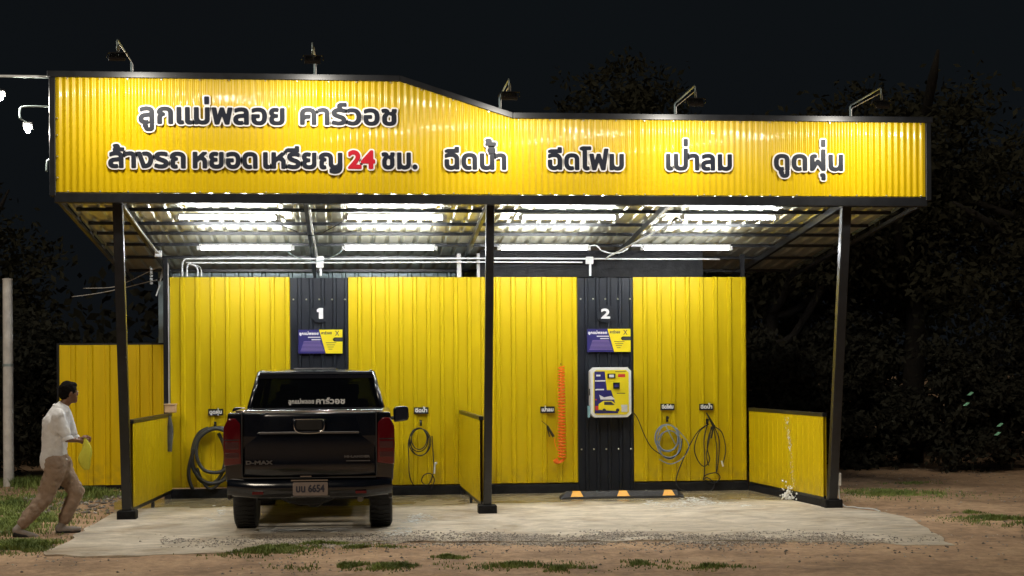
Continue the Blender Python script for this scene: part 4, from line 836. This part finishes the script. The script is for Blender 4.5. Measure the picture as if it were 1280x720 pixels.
# cab: roof, pillars, glass
B = dict(r=(1.70, 1.30), )
zb0, zt0 = 1.15, 1.74
low = {'rl': (-.85, 1.70), 'rr': (.85, 1.70), 'fr': (.83, 3.95), 'fl': (-.83, 3.95)}; topc = {'rl': (-.68, 1.92), 'rr': (.68, 1.92), 'fr': (.64, 3.0), 'fl': (-.64, 3.0)}
rf = MB(); nx_, ny_ = 8, 6
for j in range(ny_ + 1):
    for i in range(nx_ + 1):
        u = i / nx_ * 2 - 1; v = j / ny_; y_ = 1.87 + (3.05 - 1.87) * v; edge = max(abs(u) ** 4, (abs(v * 2 - 1)) ** 6); rf.v.append((u * (.70 - .04 * v), y_, 1.835 - .075 * edge - .01 * v))
rf.f = [(j * 9 + i, j * 9 + i + 1, (j + 1) * 9 + i + 1, (j + 1) * 9 + i) for j in range(ny_) for i in range(nx_)]; n0 = len(rf.v)
rf.v += [(x_, y_, z_ - .04) for x_, y_, z_ in rf.v]; rf.f += [tuple(n0 + q for q in f[::-1]) for f in rf.f]
rim_i = [i for i in range(9)] + [j * 9 + 8 for j in range(1, 7)] + [54 + i for i in range(7, -1, -1)] + [j * 9 for j in range(5, 0, -1)]
rf.f += [(rim_i[i], n0 + rim_i[i], n0 + rim_i[(i + 1) % len(rim_i)], rim_i[(i + 1) % len(rim_i)]) for i in range(len(rim_i))]; rf.m = [0] * len(rf.f)
ro = rf.build('cab_roof', M['paint'], tr, smooth='auto')
MB().box(-.27, .24, 1.90, 1.98, 1.828, 1.846).build('roof_lip', M['rim'], ro, bevel=.006)
def pillar(a, b, w0, w1, nm_='pillar'):
    a = Vector(a); b = Vector(b); MB().tube([a, a.lerp(b, .5), b], [w0, (w0 + w1) / 2, w1], 8).build(nm_, M['paint'], tr, smooth=True)
for s in (-1, 1):
    pillar((s * .85, 1.75, 1.12), (s * .675, 1.95, 1.79), .045, .04); pillar((s * .84, 2.72, 1.12), (s * .665, 2.62, 1.80), .04, .03); pillar((s * .82, 3.95, 1.10), (s * .63, 3.02, 1.79), .045, .035)
    MB().tube([(s * .675, 1.93, 1.785), (s * .655, 2.5, 1.79), (s * .63, 3.03, 1.785)], .032, 8).build('roof_frame', M['paint'], tr, smooth=True)
    MB().add([(s * .845, 1.79, 1.13), (s * .835, 2.70, 1.13), (s * .668, 2.62, 1.77), (s * .68, 1.97, 1.77)], [(0, 1, 2, 3)]).build('side_window', M['glass'], tr)
    MB().add([(s * .835, 2.76, 1.13), (s * .825, 3.9, 1.11), (s * .64, 3.06, 1.77), (s * .665, 2.65, 1.77)], [(0, 1, 2, 3)]).build('side_window', M['glass'], tr)
    # mirror
    m_ = MB().prism([(s * a_, b_) for a_, b_ in ((.95, 1.13), (1.13, 1.15), (1.15, 1.20), (1.14, 1.32), (1.11, 1.345), (.97, 1.335), (.94, 1.30))], 'y', 3.30, 3.42).build('wing_mirror', M['paint'], tr, bevel=.022, seg=3, smooth='auto')
    MB().prism([(s * a_, b_) for a_, b_ in ((.97, 1.16), (1.12, 1.17), (1.12, 1.31), (.98, 1.31))], 'y', 3.292, 3.299).build('mirror_glass', M['paint'], m_); MB().tube([(s * .80, 3.42, 1.16), (s * .97, 3.38, 1.19)], .025, 8).build('mirror_arm', M['trim'], m_)
    MB().box(min(s * .64, s * .83), max(s * .64, s * .83), 1.72, 1.745, 1.10, 1.20).build('cab_corner', M['paint'], tr, bevel=.01)
wb = MB().add([(-.83, 1.715, 1.20), (.83, 1.715, 1.20), (.665, 1.905, 1.78), (-.665, 1.905, 1.78)], [(0, 1, 2, 3)]).build('rear_window', M['glass'], tr)
MB().box(-.84, .84, 1.69, 1.74, 1.10, 1.21).build('cab_back_panel', M['paint'], tr, bevel=.01)
MB().add([(-.80, 3.93, 1.14), (.80, 3.93, 1.14), (.62, 3.04, 1.78), (-.62, 3.04, 1.78)], [(0, 1, 2, 3)]).build('windscreen', M['glass'], tr)
MB().tube([(-.68, 1.90, 1.775), (.68, 1.90, 1.775)], .03, 8).build('window_header', M['paint'], tr)
letters(['ลู', 'ก', 'แ', 'ม่', 'พ', 'ล', 'อ', 'ย'], wb, -.33, -.02, 1.415, .045, 1.775, M['polewhite'], fat=.003, depth=.001); letters(SHOP2, wb, .0, .35, 1.41, .06, 1.775, M['polewhite'], fat=.004, depth=.001)
# seats
MB().box(-.62, .62, 2.05, 2.2, .9, 1.42).build('rear_seat', M['seat'], tr, bevel=.05); MB().box(-.62, .62, 2.15, 2.7, .85, 1.0).build('seat_cushion', M['seat'], tr, bevel=.04)
for x_ in (-.38, .38): MB().box(x_ - .12, x_ + .12, 2.08, 2.16, 1.42, 1.56).build('headrest', M['seat'], tr, bevel=.03); MB().box(x_ - .24, x_ + .24, 2.85, 2.98, .9, 1.45).build('front_seat', M['seat'], tr, bevel=.05); MB().box(x_ - .12, x_ + .12, 2.87, 2.95, 1.47, 1.64).build('headrest', M['seat'], tr, bevel=.03)
MB().ball((0, 2.98, 1.68), .06, 10, 6, (2, .3, .7)).build('rear_view_mirror', M['trim'], tr)
for s in (-1, 1): MB().box(min(s * .6, s * .85), max(s * .6, s * .85), 5.0, 5.1, .72, .92).build('headlight', M['white'], tr, bevel=.02)
MB().box(-.5, .5, 5.06, 5.12, .62, .9).build('grille', M['chrome'], tr, bevel=.02)
tr.location = (-.40, 17.2, 0); tr.rotation_euler = (0, 0, math.radians(-1.3))

# ------------------------------------------------------------------ walking man
def organic(mb, name, material, parent, vox=.012, smooth=6, disp=0., dscale=.2):
    o = mb.build(name, material, None)
    md = o.modifiers.new('r', 'REMESH'); md.mode = 'VOXEL'; md.voxel_size = vox; md.use_smooth_shade = True
    md = o.modifiers.new('s', 'SMOOTH'); md.factor = .5; md.iterations = smooth
    if disp:
        tx = bpy.data.textures.new(name, 'CLOUDS'); tx.noise_scale = dscale; tx.noise_depth = 2; md = o.modifiers.new('d', 'DISPLACE'); md.texture = tx; md.strength = disp; md.mid_level = .5; md.texture_coords = 'GLOBAL'
        md = o.modifiers.new('s2', 'SMOOTH'); md.factor = .5; md.iterations = 1
    bpy.context.view_layer.update(); me = bpy.data.meshes.new_from_object(o.evaluated_get(bpy.context.evaluated_depsgraph_get())); o.modifiers.clear(); o.data = me
    if not me.materials: me.materials.append(material)
    off = parent.location
    for v in me.vertices: v.co -= off
    for p in me.polygons: p.use_smooth = True
    o.parent = parent; return o
man = thing('person', 'man in white polo shirt and khaki trousers striding right at the left', 'person', (-3.4, 18.1, -.03))
YM = 18.1
def J(px, py, dy=0): return at(px, py, YM + dy)
hip = J(71, 583); chest = J(73, 530); neckb = J(76, 509); head = J(86, 491, .02)
shR = J(73, 517, -.15); shL = J(82, 516, .17); elR = J(84, 549, -.17); haR = J(101, 551, -.03); elL = J(92, 548, .2); haL = J(104, 549, .16)
hiR = J(69, 586, -.09); hiL = J(77, 586, .09); knF = J(96, 615, .10); anF = J(79, 652, .12); knB = J(57, 621, -.10); anB = J(26, 657, -.22)
fw = Vector((math.cos(.45), math.sin(.45), 0))
# body: one continuous surface, head to fingers and legs
b = MB()
b.ball(head + Vector((0, 0, .0)), .1, 16, 12, (.92, .80, 1.2)); b.ball(head + fw * .03 - Vector((0, 0, .05)), .07, 14, 10, (.95, .85, 1.0)); b.ball(head + fw * .065 + Vector((0, 0, -.085)), .033, 10, 8)
side = Vector((-fw.y, fw.x, 0))
b.capsule(head + fw * .090 + Vector((0, 0, .02)), head + fw * .100 - Vector((0, 0, .018)), .008, .014, 8)          # nose
for s in (-1, 1):
    b.ball(head + side * s * .083 + Vector((0, 0, -.01)) - fw * .005, .026, 10, 8, (1, .45, 1.35)); b.ball(head + fw * .082 + side * s * .033 + Vector((0, 0, .015)), .013, 8, 6)
b.capsule(head + fw * .088 + side * .018 - Vector((0, 0, .058)), head + fw * .088 - side * .018 - Vector((0, 0, .058)), .009, .009, 8)
b.capsule(head - Vector((0, 0, .08)) - fw * .015, neckb - Vector((0, 0, .02)), .055, .062)
b.capsule(neckb - Vector((0, 0, .06)), chest, .08, .10); b.capsule(chest, hip, .10, .11); b.capsule(shR - Vector((0, 0, .02)), shL - Vector((0, 0, .02)), .045, .045)
for sh, el, ha in ((shR, elR, haR), (shL, elL, haL)): b.capsule(sh - Vector((0, 0, .015)), el, .042, .037); b.capsule(el, ha - (ha - el).normalized() * .05, .037, .025)
for hh, kn, an in ((hiL, knF, anF), (hiR, knB, anB)): b.capsule(hh, kn, .085, .055); b.capsule(kn, an, .052, .036)
def hand(w, d, upv, sgn):
    d = d.normalized(); n_ = d.cross(upv).normalized(); u = n_.cross(d).normalized()
    b.capsule(w - d * .04, w + d * .025, .024, .03, 10)
    for i, (o_, L1) in enumerate(((.027, .036), (.009, .042), (-.009, .039), (-.026, .03))):
        k = w + d * .045 + u * o_; m1_ = k + d * L1 * .75 - n_ * sgn * .016; m2_ = m1_ - n_ * sgn * .026 - d * .004; m3_ = m2_ - d * .022 - n_ * sgn * .006
        b.capsule(k - d * .03, k, .0105, .010, 8); b.capsule(k, m1_, .010, .009, 8); b.capsule(m1_, m2_, .009, .0085, 8); b.capsule(m2_, m3_, .0085, .0078, 8)
    th1 = w + u * .036 - n_ * sgn * .01; th2 = th1 + d * .032 + u * .006 - n_ * sgn * .018; b.capsule(w + u * .012 - d * .015, th1, .014, .0115, 8); b.capsule(th1, th2, .0115, .0095, 8); b.capsule(th2, th2 + d * .018 - u * .01 - n_ * sgn * .008, .0095, .008, 8)
hand(haR, haR - elR, Vector((0, 0, 1)), -1); hand(haL, haL - elL, Vector((0, 0, 1)), 1)
organic(b, 'body', M['skin'], man, .0065, 3)
for s in (-1, 1): MB().ball(head + fw * .0895 + side * s * .033 + Vector((0, 0, .015)), .009, 8, 6).build('eye', M['let_white'], man)
h = MB(); h.ball(head + Vector((0, 0, .025)) - fw * .014, .107, 18, 12, (.95, .86, 1.08)); h.ball(head - fw * .055 - Vector((0, 0, .015)), .062, 12, 10, (1, 1.12, 1.05)); h.ball(head + fw * .035 + Vector((0, 0, .085)), .055, 12, 8, (1.1, 1.1, .75))
organic(h, 'hair', M['hair'], man, .008, 2, .012, .03)
# shirt
s_b = MB(); sb_ = J(66, 573, 0)
s_b.capsule(neckb - Vector((0, 0, .055)) - fw * .005, chest - fw * .03, .115, .152, 18); s_b.capsule(chest - fw * .03, J(68, 560), .152, .142, 18); s_b.capsule(J(68, 560), J(67, 577), .142, .155, 18)
s_b.capsule(shR + Vector((0, 0, -.02)), shL + Vector((0, 0, -.02)), .068, .068, 14); s_b.capsule(shR - Vector((0, 0, .03)), chest - Vector((0, .1, .05)), .08, .09); s_b.capsule(shL - Vector((0, 0, .03)), chest + Vector((0, .1, -.05)), .08, .09)
s_b.capsule(shR, shR.lerp(elR, .80), .064, .066, 14); s_b.capsule(shL, shL.lerp(elL, .80), .064, .066, 14); s_b.capsule(neckb - Vector((0, 0, .05)), neckb + Vector((0, 0, .004)) - fw * .005, .085, .065, 14)
s_b.tube([J(49, 577, 0) + Vector((.02, 0, 0)), J(56, 576, -.10), J(72, 576, -.15), J(84, 574, -.05)], .018, 8)
organic(s_b, 'shirt', M['shirt'], man, .011, 5, .018, .06)
for sh, el, nm__ in ((shR, elR, 'cuff'), (shL, elL, 'cuff')):
    d_ = (el - sh).normalized(); MB().tube([sh.lerp(el, .80) + d_ * q for q in (.035, .055, .075)], [.064, .070, .069], 14).build('sleeve_cuff', M['shirt'], man, smooth='auto')
cl = MB().tube([neckb + Vector((math.cos(a) * .068, math.sin(a) * .068, -.0 + .022 * math.cos(a + PI))) - fw * .004 for a in [2 * PI * i / 16 for i in range(16)]], .019, 8, closed=True).build('collar', M['shirt'], man, smooth=True)
# trousers
tb = MB(); tb.capsule(hiR.lerp(hiL, .0) + Vector((0, 0, .05)), hiL + Vector((0, 0, .05)), .125, .125, 16); tb.capsule(hip + Vector((0, 0, .05)), hip - Vector((0, 0, .04)), .15, .14, 16)
for hh, kn, an in ((hiL, knF, anF), (hiR, knB, anB)):
    tb.capsule(hh - Vector((0, 0, .01)), kn, .122, .088, 16); tb.capsule(kn, kn.lerp(an, .55), .088, .078, 16); tb.capsule(kn.lerp(an, .5), an + (kn - an).normalized() * .035, .08, .07, 16)
organic(tb, 'trousers', M['khaki'], man, .011, 3, .036, .06)
# shoes
def shoe(an, toe, zg, heel):
    q = MB(); d = (toe - an); d.z = 0; d.normalize(); h0 = Vector((an.x, an.y, zg + heel)) - d * .05; t0 = h0 + d * .22; t0.z = zg
    q.capsule(h0 + Vector((0, 0, .04)), t0 + Vector((0, 0, .03)), .042, .033); q.capsule(h0 + Vector((0, 0, .045)), Vector((an.x, an.y, an.z)), .045, .042); q.ball(h0.lerp(t0, .68) + Vector((0, 0, .034)), .048, 12, 8, (1.2, 1, .75)); o_ = organic(q, 'shoe', M['shoe'], man, .009, 3)
    s2 = MB().tube([h0 - d * .03 + Vector((0, 0, .008)), h0.lerp(t0, .4) + Vector((0, 0, .006)), t0 + d * .02 + Vector((0, 0, .006))], [.036, .040, .03], 10); s2.v = [(v[0], v[1], max(v[2], min(h0.z, t0.z) - .004)) for v in s2.v]; s2.build('sole', M['rubber'], man)
shoe(anF, anF + Vector((1, .25, 0)), -.012, .0); shoe(anB, anB + Vector((1, .3, 0)), -.06, .075)
# yellow cloth in the hand
cb = MB(); N = 16; top_ = haR + Vector((.045, -.005, .03))
for i in range(N + 1):
    f = i / N; w = .012 + .052 * math.sin(PI * min(.93, f ** 1.2 * .93)) ** .8
    for j in range(14): a = 2 * PI * j / 14; cb.v.append((top_.x + .012 * f + .012 * math.sin(7 * f) + math.cos(a) * w * (1 + .28 * math.sin(3 * a + 4 * f) + .12 * math.sin(7 * a)), top_.y + math.sin(a) * w * .5, top_.z - f * .36))
cb.f = [(i * 14 + j, i * 14 + (j + 1) % 14, (i + 1) * 14 + (j + 1) % 14, (i + 1) * 14 + j) for i in range(N) for j in range(14)] + [tuple(range(14)), tuple(N * 14 + j for j in range(14))]; cb.m = [0] * len(cb.f)
tag(cb.build('cloth', M['yellowcloth'], smooth=True), 'bright yellow cloth hanging from the hand of the walking man', 'cloth')

# ------------------------------------------------------------------ grass
def tufts(areas, label, n, hgt, z_on=True):
    mb = MB()
    for i in range(n):
        cx, cy, rx, ry = random.choice(areas); a = random.random() * 2 * PI; q = min(1.6, abs(random.gauss(0, .62))); x_ = cx + math.cos(a) * q * rx; y_ = cy + math.sin(a) * q * ry
        if inside(x_, y_) or noise.noise(Vector((x_ * 3.5, y_ * 3.5, 2))) < -.12: continue
        h = hgt * random.uniform(.5, 1.3) * (1.15 - q * .45); an = random.random() * 2 * PI; w = random.uniform(.004, .009) ; ln = random.uniform(.2, .9) * h
        dx, dy = math.cos(an), math.sin(an); z = gz(x_, y_) - .005
        mb.add([(x_ - dy * w, y_ + dx * w, z), (x_ + dy * w, y_ - dx * w, z), (x_ + dy * w * .7 + dx * ln * .4, y_ - dx * w * .7 + dy * ln * .4, z + h * .6), (x_ - dy * w * .7 + dx * ln * .4, y_ + dx * w * .7 + dy * ln * .4, z + h * .6), (x_ + dx * ln, y_ + dy * ln, z + h)], [(0, 1, 2, 3), (3, 2, 4)])
    tag(mb.build('grass', M['grass']), label, 'grass', kind='stuff')
def ar(px, py, rx, ry): c = gr(px, py, -.06); return (c.x, c.y, rx, ry)
tufts([ar(325, 697, .55, .45), ar(355, 690, .35, .25)], 'patch of short grass in the dirt in front of the truck', 5200, .045)
tufts([ar(430, 715, .6, .3), ar(490, 716, .5, .3), ar(400, 686, .6, .16), ar(460, 690, .4, .12)], 'low weeds at the bottom edge below the truck', 5200, .04)
tufts([ar(640, 715, .6, .25), ar(800, 712, .4, .2), ar(880, 716, .5, .2), ar(700, 718, .4, .2), ar(560, 705, .2, .1)], 'sparse low weeds at the bottom centre of the picture', 4200, .04)
tufts([ar(1125, 622, 1.0, .9), ar(1105, 621, .8, .7)], 'dim grass patch behind the slab on the right', 5200, .05)
tufts([ar(1262, 656, .6, .7), ar(1245, 654, .4, .4)], 'grass patch at the right edge of the picture', 4200, .05); tufts([ar(1140, 608, .6, .4), ar(1212, 645, .2, .15)], 'thin weeds on the far right dirt', 700, .04)
tufts([ar(18, 660, .75, 1.7), ar(25, 690, .45, .5), ar(0, 640, .8, 2.5)], 'green grass around the walking man at the left edge', 26000, .07)
tufts([ar(30, 612, 1.0, 1.2), ar(110, 625, .5, .6)], 'taller dim grass at the foot of the pale pole', 5200, .13)
# ------------------------------------------------------------------ trees and bushes in the dark
def tree(x, y, h, cr, label, seedv, name='tree', nl=9000, ls=.15, mt='leaf', grp='trees behind the car wash', trunk=True, zc=None, flat=.8, cat='tree'):
    rnd = random.Random(seedv); t = thing(name, label, cat, (x, y, -.06), grp); zc = zc or h * .62; tips = []
    if trunk:
        b = MB(); b.tube([(x, y, -.1), (x + rnd.uniform(-.1, .1), y, h * .25), (x + rnd.uniform(-.2, .2), y, h * .5), (x, y, min(h * .78, zc + cr * .3))], [h * .028, h * .022, h * .016, h * .006], 9)
        for i in range(9):
            a = rnd.random() * 2 * PI; z0 = h * rnd.uniform(.3, .65); L = cr * rnd.uniform(.5, .95); e = Vector((x + math.cos(a) * L, y + math.sin(a) * L, z0 + cr * rnd.uniform(.3, .8)))
            b.tube(spline([(x, y, z0), (x + math.cos(a) * L * .4, y + math.sin(a) * L * .4, z0 + .12 * L), e], 3), [h * .01] * 6 + [h * .003], 6); tips.append(e)
        b.build('trunk', M['wood'], t, smooth=True)
    l = MB(); cl_ = []
    for i in range(90):
        a = rnd.random() * 2 * PI; q = rnd.random() ** .45; ph = rnd.uniform(-1, 1); rr = math.sqrt(1 - ph * ph); cl_.append((Vector((x + math.cos(a) * rr * q * cr, y + math.sin(a) * rr * q * cr * .8, zc + ph * q * cr * flat)), cr * rnd.uniform(.12, .26)))
    for i in range(nl):
        c, r = rnd.choice(cl_); p = c + Vector((rnd.gauss(0, 1), rnd.gauss(0, 1), rnd.gauss(0, .7))) * r * .6
        if p.z < .02: continue
        d = Vector((rnd.gauss(0, 1), rnd.gauss(0, 1), rnd.gauss(-.3, .8))).normalized(); u = d.cross(Vector((rnd.gauss(0, 1), rnd.gauss(0, 1), rnd.gauss(0, 1)))).normalized(); s = ls * rnd.uniform(.6, 1.4)
        l.add([p, p + d * s * .5 + u * s * .22, p + d * s, p + d * s * .5 - u * s * .22], [(0, 1, 2, 3)])
    l.build('crown' if trunk else 'foliage', M[mt], t); return t
tree(7.6, 27.5, 7.2, 2.3, 'dark leafy tree rising just over the right end of the fascia', 1, zc=4.3, nl=14000); tree(10.6, 28.5, 8.6, 2.9, 'tall dark tree at the far right above the bushes', 2, zc=4.9, nl=16000)
tree(12.6, 26.5, 6.8, 2.6, 'dark tree cut by the right edge of the picture', 3, zc=4.0, nl=12000); tree(5.3, 30, 7.4, 1.3, 'slim dark treetop showing over the fascia right of the fourth floodlight', 4, zc=6.9, nl=2600)
tree(9.0, 30.5, 6.5, 2.6, 'dark tree low between the two larger right trees', 9, zc=3.6, nl=12000)
tree(-7.6, 29.5, 5.4, 2.4, 'dark tree behind the pale pole at the left edge', 5, zc=3.4, nl=9000)
for i, (x_, y_, r_, lb) in enumerate(((7.4, 26.8, 1.1, 'dark bush right behind the partition'), (9.1, 27.2, 1.3, 'wide dark bush in the middle of the right background'), (10.9, 26.0, 1.15, 'dark bush with glinting leaves at the right edge'), (12.6, 24.6, 1.2, 'nearest dark bush at the right edge of the picture'), (-5.3, 27.3, 1.3, 'dark bush between pole and yellow fence'), (-7.4, 26.6, 1.3, 'dark bush left of the pale pole'))):
    tree(x_, y_, 2 * r_, r_, lb, 30 + i, 'bush', 11000, .13, 'leaf2', 'bushes in the dark', False, r_ * 1.05, 1.15, 'bush')
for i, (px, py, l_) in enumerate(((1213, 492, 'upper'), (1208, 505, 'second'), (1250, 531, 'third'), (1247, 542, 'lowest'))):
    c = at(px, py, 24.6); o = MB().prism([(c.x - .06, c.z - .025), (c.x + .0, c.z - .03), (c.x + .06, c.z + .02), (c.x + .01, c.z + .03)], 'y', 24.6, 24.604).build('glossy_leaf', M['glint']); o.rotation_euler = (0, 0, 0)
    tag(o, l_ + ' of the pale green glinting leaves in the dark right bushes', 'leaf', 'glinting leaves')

hl = MB()
for i in range(30000):
    x_ = random.uniform(-22, 30); z_ = abs(random.gauss(0, 1)) * 1.5 * (1 + .5 * noise.noise(Vector((x_ * .3, 0, 0)))); y_ = 33.5 + random.gauss(0, .5)
    d = Vector((random.gauss(0, 1), random.gauss(0, .6), random.gauss(0, 1))).normalized(); u = d.cross(Vector((random.gauss(0, 1), 1, random.gauss(0, 1)))).normalized(); q = random.uniform(.14, .34); p = Vector((x_, y_, z_))
    hl.add([p, p + d * q * .5 + u * q * .3, p + d * q, p + d * q * .5 - u * q * .3], [(0, 1, 2, 3)])
tag(hl.build('far_scrub', M['leaf2']), 'far dark scrub closing off the ground behind the trees', 'scrub', kind='stuff')
